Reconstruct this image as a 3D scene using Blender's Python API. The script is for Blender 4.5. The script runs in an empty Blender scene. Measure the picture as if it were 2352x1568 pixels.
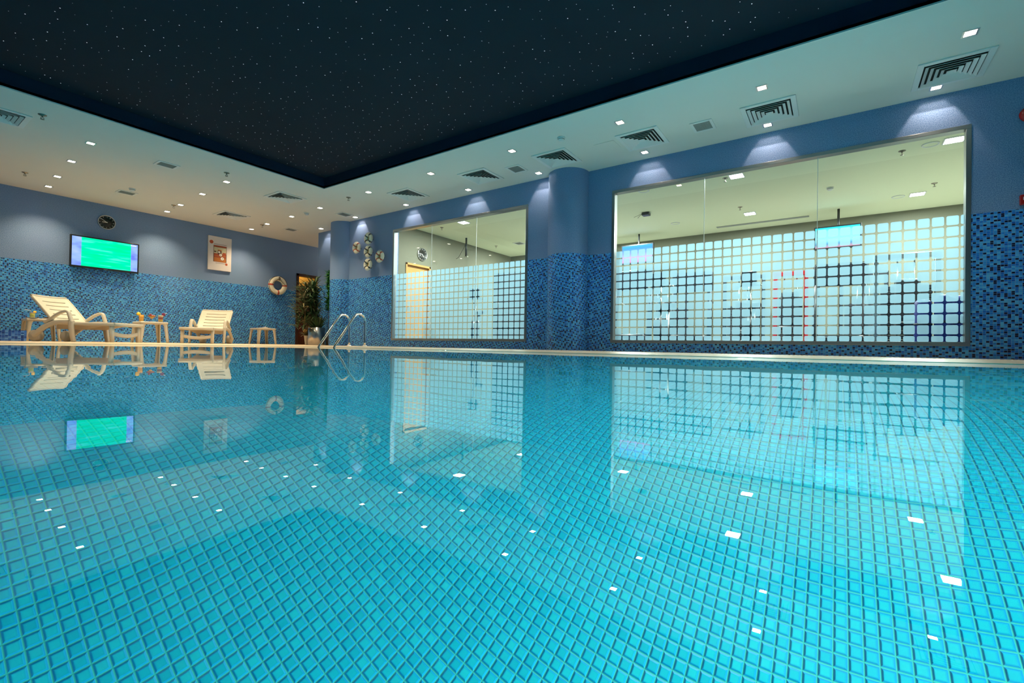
import bpy, bmesh, math, random
from mathutils import Vector, Matrix
rnd = random.Random(7)
scene = bpy.context.scene
COL = scene.collection
PI = math.pi

# ------------------------------------------------------------------ materials
def nt_new(name):
    m = bpy.data.materials.new(name); m.use_nodes = True
    nt = m.node_tree; nt.nodes.clear()
    return m, nt
class NG:
    def __init__(s, nt): s.nt = nt
    def n(s, t, **k):
        x = s.nt.nodes.new(t)
        for a, b in k.items(): setattr(x, a, b)
        return x
    def set(s, sock, v):
        if isinstance(v, bpy.types.NodeSocket): s.nt.links.new(v, sock)
        else: sock.default_value = v
    def math(s, op, a, b=None, c=None, clamp=False):
        x = s.n('ShaderNodeMath', operation=op); x.use_clamp = clamp
        s.set(x.inputs[0], a)
        if b is not None: s.set(x.inputs[1], b)
        if c is not None: s.set(x.inputs[2], c)
        return x.outputs[0]
    def mix(s, f, a, b):
        x = s.n('ShaderNodeMix', data_type='RGBA')
        s.set(x.inputs['Factor'], f); s.set(x.inputs[6], a); s.set(x.inputs[7], b)
        return x.outputs[2]
    def ramp(s, f, stops, interp='LINEAR'):
        x = s.n('ShaderNodeValToRGB'); s.set(x.inputs[0], f)
        e = x.color_ramp; e.interpolation = interp
        while len(e.elements) < len(stops): e.elements.new(0.5)
        for el, (p, c) in zip(e.elements, stops): el.position = p; el.color = c
        return x.outputs[0]
    def smooth(s, v, a, b):
        x = s.n('ShaderNodeMapRange', interpolation_type='SMOOTHSTEP')
        s.set(x.inputs[0], v); x.inputs[1].default_value = a; x.inputs[2].default_value = b
        return x.outputs[0]
def c4(c): return (c[0], c[1], c[2], 1)
def principled(name, col, rough=.5, metal=0, spec=.5, noise=0, nscale=20, emit=None, estr=0, trans=0, coat=0):
    m, nt = nt_new(name); g = NG(nt)
    out = g.n('ShaderNodeOutputMaterial'); p = g.n('ShaderNodeBsdfPrincipled')
    p.inputs['Base Color'].default_value = c4(col); p.inputs['Roughness'].default_value = rough
    p.inputs['Metallic'].default_value = metal; p.inputs['Specular IOR Level'].default_value = spec
    p.inputs['Coat Weight'].default_value = coat
    p.inputs['Transmission Weight'].default_value = trans
    if noise:
        tc = g.n('ShaderNodeTexCoord'); nz = g.n('ShaderNodeTexNoise')
        nz.inputs['Scale'].default_value = nscale; nz.inputs['Detail'].default_value = 4
        nt.links.new(tc.outputs['Object'], nz.inputs['Vector'])
        f = g.math('MULTIPLY_ADD', nz.outputs[0], 2 * noise, 1 - noise)
        mx = g.n('ShaderNodeMix', data_type='RGBA', blend_type='MULTIPLY'); mx.inputs[0].default_value = 1
        mx.inputs[6].default_value = c4(col); nt.links.new(f, mx.inputs[7])
        nt.links.new(mx.outputs[2], p.inputs['Base Color'])
    if emit:
        p.inputs['Emission Color'].default_value = c4(emit); p.inputs['Emission Strength'].default_value = estr
    nt.links.new(p.outputs[0], out.inputs[0])
    return m
def emission(name, col, s):
    m, nt = nt_new(name); g = NG(nt)
    out = g.n('ShaderNodeOutputMaterial'); e = g.n('ShaderNodeEmission')
    e.inputs[0].default_value = c4(col); e.inputs[1].default_value = s
    nt.links.new(e.outputs[0], out.inputs[0])
    try: m.cycles.emission_sampling = 'NONE'
    except Exception: pass
    return m

def plaster():
    m, nt = nt_new('blue_speckled_wallpaper'); g = NG(nt)
    out = g.n('ShaderNodeOutputMaterial'); p = g.n('ShaderNodeBsdfPrincipled'); uv = g.n('ShaderNodeUVMap')
    a = g.n('ShaderNodeTexNoise'); a.inputs['Scale'].default_value = 125; a.inputs['Detail'].default_value = 3
    b = g.n('ShaderNodeTexNoise'); b.inputs['Scale'].default_value = 1.6; b.inputs['Detail'].default_value = 2
    for x in (a, b): nt.links.new(uv.outputs[0], x.inputs['Vector'])
    c1 = g.ramp(a.outputs[0], [(.34, (.07, .155, .32, 1)), (.5, (.16, .265, .46, 1)), (.66, (.26, .37, .57, 1))])
    c2 = g.mix(g.smooth(b.outputs[0], .35, .7), c1, (.19, .25, .48, 1))
    nt.links.new(g.mix(.75, c2, c1), p.inputs['Base Color'])
    bp = g.n('ShaderNodeBump'); bp.inputs['Strength'].default_value = .25; bp.inputs['Distance'].default_value = .004
    nt.links.new(a.outputs[0], bp.inputs['Height']); nt.links.new(bp.outputs[0], p.inputs['Normal'])
    p.inputs['Roughness'].default_value = .7; p.inputs['Specular IOR Level'].default_value = .25
    nt.links.new(p.outputs[0], out.inputs[0])
    return m
def mosaic(name, tw, th, cols, dark, grout, darkp=(.88, .05), rough=.18, bump=.5, rim=None, gw=.06):
    """glass mosaic in UV metres; cols is a ramp of tile colours, dark the accent tile"""
    m, nt = nt_new(name); g = NG(nt)
    out = g.n('ShaderNodeOutputMaterial'); p = g.n('ShaderNodeBsdfPrincipled'); uv = g.n('ShaderNodeUVMap')
    sp = g.n('ShaderNodeSeparateXYZ'); nt.links.new(uv.outputs[0], sp.inputs[0])
    u = g.math('DIVIDE', sp.outputs[0], tw); v = g.math('DIVIDE', sp.outputs[1], th)
    iu, iv = g.math('FLOOR', u), g.math('FLOOR', v); fu, fv = g.math('FRACT', u), g.math('FRACT', v)
    cv = g.n('ShaderNodeCombineXYZ'); nt.links.new(iu, cv.inputs[0]); nt.links.new(iv, cv.inputs[1])
    w = g.n('ShaderNodeTexWhiteNoise', noise_dimensions='3D'); nt.links.new(cv.outputs[0], w.inputs['Vector'])
    ws = g.n('ShaderNodeSeparateColor'); nt.links.new(w.outputs['Color'], ws.inputs[0])
    base = g.ramp(ws.outputs[0], cols)
    if dark:
        l = g.math('FLOORED_MODULO', g.math('ADD', iu, g.math('MULTIPLY', iv, 2)), 5)
        on = g.math('LESS_THAN', l, .5)
        pr = g.math('MULTIPLY_ADD', on, darkp[0] - darkp[1], darkp[1])
        base = g.mix(g.math('LESS_THAN', ws.outputs[1], pr), base, dark)
    du = g.math('MULTIPLY', g.math('MINIMUM', fu, g.math('SUBTRACT', 1, fu)), tw)
    dv = g.math('MULTIPLY', g.math('MINIMUM', fv, g.math('SUBTRACT', 1, fv)), th)
    d = g.math('MINIMUM', du, dv)
    e = min(tw, th)
    face = g.smooth(d, e * gw * .6, e * gw * 1.25)
    if rim:   # shade at the tile edges, painted into the colour as deeper blue
        base = g.mix(g.smooth(d, e * .06, e * .30), g.mix(.75, base, rim), base)
    nt.links.new(g.mix(face, grout, base), p.inputs['Base Color'])
    nt.links.new(g.math('MULTIPLY_ADD', face, rough - .6, .6), p.inputs['Roughness'])
    h = g.smooth(d, 0, e * .2)
    # every tile is set a hair out of true
    tl = g.math('ADD', g.math('MULTIPLY', g.math('SUBTRACT', ws.outputs[1], .5), fu), g.math('MULTIPLY', g.math('SUBTRACT', ws.outputs[2], .5), fv))
    h = g.math('ADD', h, g.math('MULTIPLY', tl, .35))
    bp = g.n('ShaderNodeBump'); bp.inputs['Strength'].default_value = bump; bp.inputs['Distance'].default_value = e * .08
    nt.links.new(h, bp.inputs['Height']); nt.links.new(bp.outputs[0], p.inputs['Normal'])
    nt.links.new(p.outputs[0], out.inputs[0])
    return m
def water():
    m, nt = nt_new('still_pool_water'); g = NG(nt)
    out = g.n('ShaderNodeOutputMaterial'); gl = g.n('ShaderNodeBsdfGlass'); tc = g.n('ShaderNodeTexCoord')
    gl.inputs['IOR'].default_value = 1.333; gl.inputs['Roughness'].default_value = 0.0
    gl.inputs['Color'].default_value = (.93, .985, 1, 1)
    a = g.n('ShaderNodeTexNoise'); a.inputs['Scale'].default_value = 2.2; a.inputs['Detail'].default_value = 2
    b = g.n('ShaderNodeTexNoise'); b.inputs['Scale'].default_value = 11; b.inputs['Detail'].default_value = 1
    for x in (a, b): nt.links.new(tc.outputs['Object'], x.inputs['Vector'])
    h = g.math('ADD', a.outputs[0], g.math('MULTIPLY', b.outputs[0], .05))
    bp = g.n('ShaderNodeBump'); bp.inputs['Strength'].default_value = 1; bp.inputs['Distance'].default_value = .0006
    nt.links.new(h, bp.inputs['Height']); nt.links.new(bp.outputs[0], gl.inputs['Normal'])
    nt.links.new(gl.outputs[0], out.inputs[0])
    return m
def pane_glass(name, tint=(.93, .98, .96), refl=.085):
    m, nt = nt_new(name); g = NG(nt)
    out = g.n('ShaderNodeOutputMaterial'); t = g.n('ShaderNodeBsdfTransparent'); gl = g.n('ShaderNodeBsdfGlossy')
    t.inputs[0].default_value = c4(tint); gl.inputs['Roughness'].default_value = 0
    f = g.n('ShaderNodeLayerWeight'); f.inputs[0].default_value = .5      # same from both sides of the sheet
    mx = g.n('ShaderNodeMixShader'); nt.links.new(g.math('MULTIPLY_ADD', g.math('POWER', f.outputs['Facing'], 4.5), .85, refl, clamp=True), mx.inputs[0])
    nt.links.new(t.outputs[0], mx.inputs[1]); nt.links.new(gl.outputs[0], mx.inputs[2]); nt.links.new(mx.outputs[0], out.inputs[0])
    return m
def frost():
    m, nt = nt_new('frosted_film'); g = NG(nt)
    out = g.n('ShaderNodeOutputMaterial'); d = g.n('ShaderNodeBsdfDiffuse'); t = g.n('ShaderNodeBsdfTranslucent'); tr = g.n('ShaderNodeBsdfTransparent')
    d.inputs[0].default_value = (.31, .49, .59, 1); t.inputs[0].default_value = (.29, .49, .62, 1); tr.inputs[0].default_value = (.85, .98, 1, 1)
    a = g.n('ShaderNodeMixShader'); a.inputs[0].default_value = .70
    nt.links.new(d.outputs[0], a.inputs[1]); nt.links.new(t.outputs[0], a.inputs[2])
    b = g.n('ShaderNodeMixShader'); b.inputs[0].default_value = .2
    nt.links.new(a.outputs[0], b.inputs[1]); nt.links.new(tr.outputs[0], b.inputs[2]); nt.links.new(b.outputs[0], out.inputs[0])
    return m
def screen(kind):
    m, nt = nt_new('tv_picture_' + kind); g = NG(nt)
    out = g.n('ShaderNodeOutputMaterial'); e = g.n('ShaderNodeEmission'); uv = g.n('ShaderNodeUVMap')
    sp = g.n('ShaderNodeSeparateXYZ'); nt.links.new(uv.outputs[0], sp.inputs[0]); u, v = sp.outputs[0], sp.outputs[1]
    mp = g.n('ShaderNodeMapping'); nt.links.new(uv.outputs[0], mp.inputs[0]); mp.inputs['Scale'].default_value = (1.6, 7, 1)
    nz = g.n('ShaderNodeTexNoise'); nz.inputs['Scale'].default_value = 1.3; nz.inputs['Detail'].default_value = 4
    nt.links.new(mp.outputs[0], nz.inputs['Vector'])
    if kind == 'pitch':
        green = g.ramp(nz.outputs[0], [(.4, (.0, .82, .33, 1)), (.55, (.0, .88, .48, 1)), (.72, (.12, .92, .72, 1))])
        nb = g.n('ShaderNodeTexNoise'); nb.inputs['Scale'].default_value = 3; nt.links.new(uv.outputs[0], nb.inputs['Vector'])
        bar = g.ramp(nb.outputs[0], [(.35, (.16, .22, .95, 1)), (.5, (.28, .45, 1, 1)), (.68, (.42, .55, 1, 1))])
        side = g.math('MAXIMUM', g.math('LESS_THAN', u, .135), g.math('GREATER_THAN', u, .89))
        col = g.mix(side, green, bar); s = 1.25
    elif kind == 'news':
        col = g.ramp(v, [(0, (.75, .25, .5, 1)), (.3, (.6, .5, .95, 1)), (.55, (.28, .38, 1, 1)), (.85, (.08, .4, 1, 1)), (1, (.1, .5, 1, 1))]); s = 1.6
    else:
        col = g.ramp(v, [(0, (.6, .3, .4, 1)), (.18, (.1, .35, .55, 1)), (.35, (.3, .75, 1, 1)), (.8, (.25, .85, 1, 1)), (1, (.0, .8, 1, 1))]); s = 1.7
    nt.links.new(col, e.inputs[0]); e.inputs[1].default_value = s
    nt.links.new(e.outputs[0], out.inputs[0])
    return m

BL = [(0, (.008, .10, .50, 1)), (.3, (.012, .19, .66, 1)), (.6, (.035, .31, .76, 1)), (1, (.09, .46, .82, 1))]
M = dict(
    plaster=plaster(),
    mosaic=mosaic('blue_glass_mosaic', .027, .0203, BL, (.004, .006, .035, 1), (.20, .34, .56, 1)),
    mosaic_low=mosaic('mixed_blue_mosaic', .034, .021, [(0, (.012, .03, .16, 1)), (.35, (.02, .07, .32, 1)), (.7, (.06, .17, .5, 1)), (1, (.2, .4, .7, 1))], None, (.2, .3, .5, 1)),
    pool=mosaic('aqua_pool_mosaic', .0235, .0235, [(0, (.008, .52, .70, 1)), (.5, (.014, .59, .755, 1)), (1, (.024, .66, .79, 1))], None, (.06, .56, .52, 1), rough=.22, bump=1.0, rim=(.005, .25, .70, 1)),
    soffit=principled('white_soffit_paint', (.80, .78, .72), .7, spec=.2, noise=.02, nscale=2),
    navy=principled('navy_ceiling_paint', (.016, .019, .028), .8, spec=.1, noise=.1, nscale=3),
    navy_side=principled('navy_riser_paint', (.006, .017, .038), .7, spec=.15),
    deck=principled('beige_deck_stone', (.64, .47, .28), .45, noise=.12, nscale=9),
    coping=principled('cream_coping_stone', (.66, .56, .40), .35, noise=.1, nscale=14),
    water=water(), glass=pane_glass('window_pane_glass'), frost=frost(),
    plastic=principled('cream_moulded_plastic', (.60, .575, .49), .38, noise=.03, nscale=6),
    plastic_dark=principled('cream_plastic_underside', (.56, .48, .36), .5),
    steel=principled('polished_steel', (.72, .72, .70), .12, 1),
    brushed=principled('brushed_steel', (.60, .60, .60), .28, 1, noise=.08, nscale=40),
    alu=principled('grey_aluminium', (.30, .32, .33), .32, .9),
    black=principled('black_plastic', (.012, .013, .016), .35),
    dark=principled('dark_rubber', (.022, .023, .026), .6),
    darkmetal=principled('dark_grey_metal', (.05, .055, .06), .4, .6),
    white=principled('white_enamel', (.82, .82, .80), .4),
    trimwhite=principled('white_edge_trim', (.85, .85, .80), .5),
    grille=principled('grey_grille', (.30, .31, .29), .5),
    bracket=principled('bronze_sprinkler_metal', (.28, .25, .2), .3, .9),
    red=principled('red_gloss', (.42, .012, .012), .25),
    redband=principled('red_band_cloth', (.45, .07, .03), .6),
    navyband=principled('navy_band_cloth', (.012, .016, .03), .6),
    buoy=principled('ivory_canvas', (.86, .82, .66), .55, noise=.05),
    rope=principled('brown_rope', (.10, .07, .04), .8),
    ropewhite=principled('white_rope', (.75, .72, .65), .8),
    sand=principled('sandy_ring_filling', (.60, .47, .24), .8, noise=.25, nscale=60),
    wood=principled('dark_brown_wood', (.055, .018, .010), .35, noise=.25, nscale=8),
    wood2=principled('red_brown_wood', (.20, .055, .022), .35, noise=.25, nscale=8),
    orangewood_warm_lit=principled('honey_wood_warm_lit', (.46, .23, .055), .45, noise=.1, nscale=5),
    yellowpaint=principled('ochre_paint', (.55, .36, .10), .7),
    leaf=principled('deep_green_leaf', (.035, .075, .022), .5, noise=.4, nscale=14),
    leaf2=principled('fresh_green_leaf', (.06, .27, .04), .5, noise=.3, nscale=14),
    leafdry=principled('olive_leaf', (.14, .12, .04), .6, noise=.3, nscale=14),
    stem=principled('brown_stem', (.075, .04, .022), .7, noise=.3, nscale=30),
    soil=principled('potting_soil', (.02, .014, .009), .9),
    petal=principled('orange_petal', (.7, .38, .08), .6),
    gymwall=principled('gym_wall_paint', (.16, .16, .12), .7, spec=.2),
    gymceil=principled('gym_ceiling_paint', (.86, .88, .64), .8, spec=.15),
    gymfloor=principled('grey_gym_floor', (.78, .80, .77), .4, noise=.1, nscale=8),
    matblue=principled('blue_foam', (.008, .02, .20), .45),
    padblack=principled('black_vinyl', (.02, .02, .022), .4),
    bluepad=principled('bright_blue_panel', (.05, .3, .8), .4),
    juice=principled('orange_juice', (1.0, .48, .015), .25),
    juicegreen=principled('lime_juice', (.55, .62, .10), .25),
    fruit=principled('yellow_fruit', (.95, .58, .03), .4),
    fruitred=principled('red_fruit', (.35, .03, .02), .35),
    purple=principled('purple_orchid', (.25, .02, .10), .5),
    foam=principled('cream_foam', (.82, .66, .45), .6),
    cookie=principled('chocolate_snacks', (.06, .022, .012), .6, noise=.3, nscale=50),
    straw=principled('white_straw', (.85, .85, .85), .4),
    drinkglass=pane_glass('drinking_glass', (.95, .96, .96)),
    canvas=principled('white_canvas', (.66, .64, .66), .7),
    artdark=principled('dark_brown_paint', (.07, .018, .010), .6),
    artred=principled('rust_red_paint', (.34, .055, .015), .6, noise=.15, nscale=12),
    artorange=principled('burnt_orange_paint', (.42, .13, .015), .6, noise=.2, nscale=12),
    artcream=principled('cream_green_paint', (.55, .53, .36), .6, noise=.3, nscale=40),
    artwhite=principled('white_paint', (.80, .78, .74), .6),
    clockface=principled('black_clock_face', (.012, .013, .012), .4),
    clockmark=principled('grey_clock_mark', (.45, .46, .44), .5),
    lens=emission('warm_lamp_glow', (1, .86, .66), 34),
    panel=emission('cool_panel_glow', (.90, 1, .98), 26),
    star=emission('fibre_optic_glow', (.8, .88, 1), 1.1),
    pooллens=None,
)
del M['pooллens']
M['added_poollens'] = emission('added_pool_lamp_glow', (.75, .95, 1), 8)
M['tv_pitch'] = screen('pitch'); M['tv_news'] = screen('news'); M['tv_sky'] = screen('sky')
M['white_glow'] = emission('white_screen_text', (1, 1, 1), 1.4)
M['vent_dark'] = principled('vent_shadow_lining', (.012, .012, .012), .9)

# ------------------------------------------------------------------ mesh helpers
def B():
    bm = bmesh.new(); bm.loops.layers.uv.new('UVMap'); return bm
def quad(bm, pts, uvs=None, mi=0, smooth=False):
    f = bm.faces.new([bm.verts.new(p) for p in pts]); f.material_index = mi; f.smooth = smooth
    if uvs:
        l = bm.loops.layers.uv.active
        for lp, t in zip(f.loops, uvs): lp[l].uv = t
    return f
def box(bm, x0, x1, y0, y1, z0, z1, bevel=0, mi=0, seg=2):
    v = [bm.verts.new((x, y, z)) for x in (x0, x1) for y in (y0, y1) for z in (z0, z1)]
    fs = [bm.faces.new([v[i] for i in q]) for q in ((0, 1, 3, 2), (4, 6, 7, 5), (0, 4, 5, 1), (2, 3, 7, 6), (0, 2, 6, 4), (1, 5, 7, 3))]
    for f in fs: f.material_index = mi
    if bevel:
        es = list({e for f in fs for e in f.edges})
        r = bmesh.ops.bevel(bm, geom=es, offset=bevel, segments=seg, affect='EDGES', profile=.5)
        for f in r['faces']: f.smooth = True; f.material_index = mi
    return v
def lathe(bm, prof, n=24, c=(0, 0, 0), mi=0, axis='Z', smooth=True):
    rings = []
    for r, z in prof:
        ring = []
        for k in range(n):
            a = 2 * PI * k / n; x, y = r * math.cos(a), r * math.sin(a)
            p = {'Z': (x, y, z), 'Y': (x, z, y), 'X': (z, x, y)}[axis]
            ring.append(bm.verts.new((p[0] + c[0], p[1] + c[1], p[2] + c[2])))
        rings.append(ring)
    for a, b in zip(rings, rings[1:]):
        for k in range(n):
            f = bm.faces.new((a[k], a[(k + 1) % n], b[(k + 1) % n], b[k])); f.smooth = smooth; f.material_index = mi
    for ring in (rings[0], rings[-1]):
        try: f = bm.faces.new(ring); f.material_index = mi
        except ValueError: pass
def sweep(bm, pts, w, h=None, ref=(0, 1, 0), n=10, power=1.0, scales=None, mi=0, closed=False):
    """carry a rounded section (half-width w along ref, half-height h) along a path"""
    h = h or w; pts = [Vector(p) for p in pts]; ref = Vector(ref).normalized(); rings = []
    N = len(pts)
    for i, p in enumerate(pts):
        a = pts[(i - 1) % N] if closed else pts[max(i - 1, 0)]
        b = pts[(i + 1) % N] if closed else pts[min(i + 1, N - 1)]
        t = (b - a).normalized(); bi = (ref - t * ref.dot(t))
        if bi.length < 1e-4: bi = Vector((1, 0, 0)) - t * t.x
        bi.normalize(); no = t.cross(bi)
        s = scales[i] if scales else 1
        ring = []
        for k in range(n):
            an = 2 * PI * (k + .5) / n; c, sn = math.cos(an), math.sin(an)
            c = math.copysign(abs(c) ** power, c); sn = math.copysign(abs(sn) ** power, sn)
            ring.append(bm.verts.new(p + bi * (w * s * c) + no * (h * s * sn)))
        rings.append(ring)
    pr = list(zip(rings, rings[1:])) + ([(rings[-1], rings[0])] if closed else [])
    for a, b in pr:
        for k in range(n):
            f = bm.faces.new((a[k], a[(k + 1) % n], b[(k + 1) % n], b[k])); f.smooth = True; f.material_index = mi
    if not closed:
        for r in (rings[0], rings[-1]): f = bm.faces.new(r); f.material_index = mi
def bez(p0, p1, p2, p3, n=10):
    p0, p1, p2, p3 = map(Vector, (p0, p1, p2, p3))
    return [p0 * (1 - t) ** 3 + p1 * 3 * t * (1 - t) ** 2 + p2 * 3 * t * t * (1 - t) + p3 * t ** 3 for t in [i / n for i in range(n + 1)]]
def spline(pts, n=6):
    pts = [Vector(p) for p in pts]; out = []
    for i in range(len(pts) - 1):
        a, b, c, d = pts[max(i - 1, 0)], pts[i], pts[i + 1], pts[min(i + 2, len(pts) - 1)]
        for k in range(n):
            t = k / n
            out.append(.5 * ((2 * b) + (c - a) * t + (2 * a - 5 * b + 4 * c - d) * t * t + (3 * b - a - 3 * c + d) * t ** 3))
    out.append(pts[-1]); return out
def disc(bm, c, r, n=16, axis='Z', mi=0):
    ps = []
    for k in range(n):
        a = 2 * PI * k / n; x, y = r * math.cos(a), r * math.sin(a)
        d = {'Z': (x, y, 0), 'Y': (x, 0, y), 'X': (0, x, y)}[axis]
        ps.append((c[0] + d[0], c[1] + d[1], c[2] + d[2]))
    return quad(bm, ps, None, mi)
def plate(bm, us, vs, holes, thick, fn, uvo=(0, 0), mat=None):
    """slab in (u,v) with rectangular holes; fn(u,v,w) places it; mat(u,v) gives the material slot"""
    us = sorted(set(us) | {h[i] for h in holes for i in (0, 1)}); vs = sorted(set(vs) | {h[i] for h in holes for i in (2, 3)})
    us = [u for u in us]; cells = {}
    for i in range(len(us) - 1):
        for j in range(len(vs) - 1):
            cu, cv = (us[i] + us[i + 1]) / 2, (vs[j] + vs[j + 1]) / 2
            cells[i, j] = not any(h[0] < cu < h[1] and h[2] < cv < h[3] for h in holes)
    V = {}
    def vt(i, j, k):
        if (i, j, k) not in V: V[i, j, k] = bm.verts.new(fn(us[i], vs[j], k * thick))
        return V[i, j, k]
    l = bm.loops.layers.uv.active
    def face(ids, uvs, mi):
        f = bm.faces.new([vt(*q) for q in ids]); f.material_index = mi
        for lp, t in zip(f.loops, uvs): lp[l].uv = (t[0] + uvo[0], t[1] + uvo[1])
    for (i, j), on in cells.items():
        if not on: continue
        u0, u1, v0, v1 = us[i], us[i + 1], vs[j], vs[j + 1]; mi = mat((u0 + u1) / 2, (v0 + v1) / 2) if mat else 0
        face([(i, j, 0), (i + 1, j, 0), (i + 1, j + 1, 0), (i, j + 1, 0)], [(u0, v0), (u1, v0), (u1, v1), (u0, v1)], mi)
        face([(i, j, 1), (i, j + 1, 1), (i + 1, j + 1, 1), (i + 1, j, 1)], [(u0, v0), (u0, v1), (u1, v1), (u1, v0)], mi)
        for (di, dj, a, b) in ((-1, 0, (i, j), (i, j + 1)), (1, 0, (i + 1, j), (i + 1, j + 1)), (0, -1, (i, j), (i + 1, j)), (0, 1, (i, j + 1), (i + 1, j + 1))):
            if not cells.get((i + di, j + dj), False):
                face([(*a, 0), (*b, 0), (*b, 1), (*a, 1)], [(us[a[0]], vs[a[1]]), (us[b[0]], vs[b[1]]), (us[b[0]], vs[b[1]] + thick), (us[a[0]], vs[a[1]] + thick)], mi)
def obj(name, bm, mats, parent=None, loc=None, rz=None):
    bmesh.ops.recalc_face_normals(bm, faces=bm.faces[:])
    me = bpy.data.meshes.new(name); bm.to_mesh(me); bm.free()
    o = bpy.data.objects.new(name, me); COL.objects.link(o)
    for m in (mats if isinstance(mats, (list, tuple)) else [mats]): me.materials.append(M[m] if isinstance(m, str) else m)
    if parent: o.parent = parent
    if loc: o.location = loc
    if rz is not None: o.rotation_euler = (0, 0, rz)
    return o
def tag(o, label=None, cat=None, group=None, kind=None):
    if label: o['label'] = label
    if cat: o['category'] = cat
    if group: o['group'] = group
    if kind: o['kind'] = kind
    return o
def thing(name, label, cat, loc=(0, 0, 0), rz=0, group=None):
    o = bpy.data.objects.new(name, None); COL.objects.link(o); o.empty_display_size = .05
    o.location = loc; o.rotation_euler = (0, 0, rz)
    return tag(o, label, cat, group)
def struct(name, bm, mats, parent=None):
    o = obj(name, bm, mats, parent); o['kind'] = 'structure'; return o
def dup(root, loc=None, rz=None, label=None, group=None):
    r = root.copy(); COL.objects.link(r)
    if loc: r.location = loc
    if rz is not None: r.rotation_euler = (0, 0, rz)
    if label: r['label'] = label
    if group: r['group'] = group
    for ch in list(root.children):
        c = ch.copy(); COL.objects.link(c); c.parent = r
        for gch in list(ch.children):
            d = gch.copy(); COL.objects.link(d); d.parent = c
    return r

# ------------------------------------------------------------------ the room
Z0, ZC, ZM = .03, 3.0, 1.61           # deck level, soffit, top of the mosaic (water lies at 0)
XR, XA, XL = 7.03, 6.90, -3.2         # window wall (nearer and farther stretch), left wall
YB, YF = 13.03, -4.2                  # wall with the television, wall behind
PX0, PX1, PY0, PY1 = -1.6, 5.6, -1.75, 10.2   # pool
low = lambda u, v: 0 if v < ZM else 1
WM = ['mosaic', 'plaster']
W2 = (-1.20, 2.97, .165, 2.60); W1 = (4.49, 8.03, .17, 2.60)

bm = B()
plate(bm, [YF, 3.45], [Z0, ZM, ZC], [W2], .16, lambda u, v, w: (XR + w, u, v), mat=low)
plate(bm, [3.45, 10.2], [Z0, ZM, ZC], [W1], .16, lambda u, v, w: (XA + w, u, v), mat=low)
plate(bm, [10.2, 11.3], [Z0, ZM, ZC], [], .16, lambda u, v, w: (7.18 + w, u, v), mat=low)
struct('wall_right', bm, WM)
bm = B()
plate(bm, [XL, 9.8], [Z0, ZM, ZC], [(7.66, 8.62, Z0, 2.06)], .14, lambda u, v, w: (u, YB + w, v), mat=low)
struct('wall_back', bm, WM)
bm = B(); plate(bm, [YF, YB], [Z0, ZM, ZC], [], .14, lambda u, v, w: (XL - w, u, v), mat=low); struct('wall_left', bm, WM)
bm = B(); plate(bm, [XL, XR], [Z0, ZM, ZC], [], .14, lambda u, v, w: (u, YF - w, v), mat=low); struct('wall_front', bm, WM)
bm = B()
plate(bm, [YB - 1.73, YB], [Z0, ZM, ZC], [], .14, lambda u, v, w: (9.66 + w, u, v), mat=low)
plate(bm, [7.34, 9.66], [Z0, ZM, ZC], [], .14, lambda u, v, w: (u, 11.3 - w, v), mat=low)
struct('wall_corridor', bm, WM)
# round columns built into the window wall
def column(name, cx, cy, r):
    bm = B(); n = 64; l = bm.loops.layers.uv.active
    for v0, v1, mi in ((Z0, ZM, 0), (ZM, ZC, 1)):
        for k in range(n):
            a0, a1 = 2 * PI * k / n, 2 * PI * (k + 1) / n
            P = [(cx + r * math.cos(a), cy + r * math.sin(a), z) for a, z in ((a0, v0), (a1, v0), (a1, v1), (a0, v1))]
            quad(bm, P, [(a0 * r, v0), (a1 * r, v0), (a1 * r, v1), (a0 * r, v1)], mi, True)
    bmesh.ops.remove_doubles(bm, verts=bm.verts[:], dist=1e-5)
    struct(name, bm, WM)
column('wall_column', 6.99, 3.735, .345)
column('wall_column.001', 7.02, 9.90, .345)

# ceiling: soffit around a raised starlit field
RX0, RX1, RY0, RY1, ZS = -1.9, 5.18, -2.9, 8.0, 3.21
bm = B()
plate(bm, [XL, 9.66], [YF, YB], [(RX0, RX1, RY0, RY1)], .05, lambda u, v, w: (u, v, ZC + w))
ceiling = struct('ceiling', bm, 'soffit')
bm = B()
for a, b in (((RX0, RY0), (RX1, RY0)), ((RX1, RY0), (RX1, RY1)), ((RX1, RY1), (RX0, RY1)), ((RX0, RY1), (RX0, RY0))):
    quad(bm, [(*a, ZC + .012), (*b, ZC + .012), (*b, ZS), (*a, ZS)])
struct('recess_riser', bm, 'navy_side', ceiling)
bm = B(); box(bm, RX0 - .05, RX1 + .05, RY0 - .05, RY1 + .05, ZS, ZS + .04); struct('star_field_panel', bm, 'navy', ceiling)
bm = B(); t = .012  # white strip for the lit soffit lip, its light put into the colour
for x0, x1, y0, y1 in ((RX0, RX1, RY1 - t, RY1), (RX0, RX1, RY0, RY0 + t), (RX0, RX0 + t, RY0 + t, RY1 - t), (RX1 - t, RX1, RY0 + t, RY1 - t)):
    box(bm, x0, x1, y0, y1, ZC - .003, ZC + .012)
struct('recess_lit_edge', bm, 'trimwhite', ceiling)
bm = B(); step = .155
for i in range(int((RX1 - RX0) / step)):
    for j in range(int((RY1 - RY0) / step)):
        if rnd.random() < .12: continue
        x = RX0 + (i + .5 + rnd.uniform(-.42, .42)) * step; y = RY0 + (j + .5 + rnd.uniform(-.42, .42)) * step
        disc(bm, (x, y, ZS - .002), rnd.choice((.0024, .0032, .0038, .0050)), 6)
o = struct('star_points', bm, 'star', ceiling); o['kind'] = 'stuff'

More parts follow.
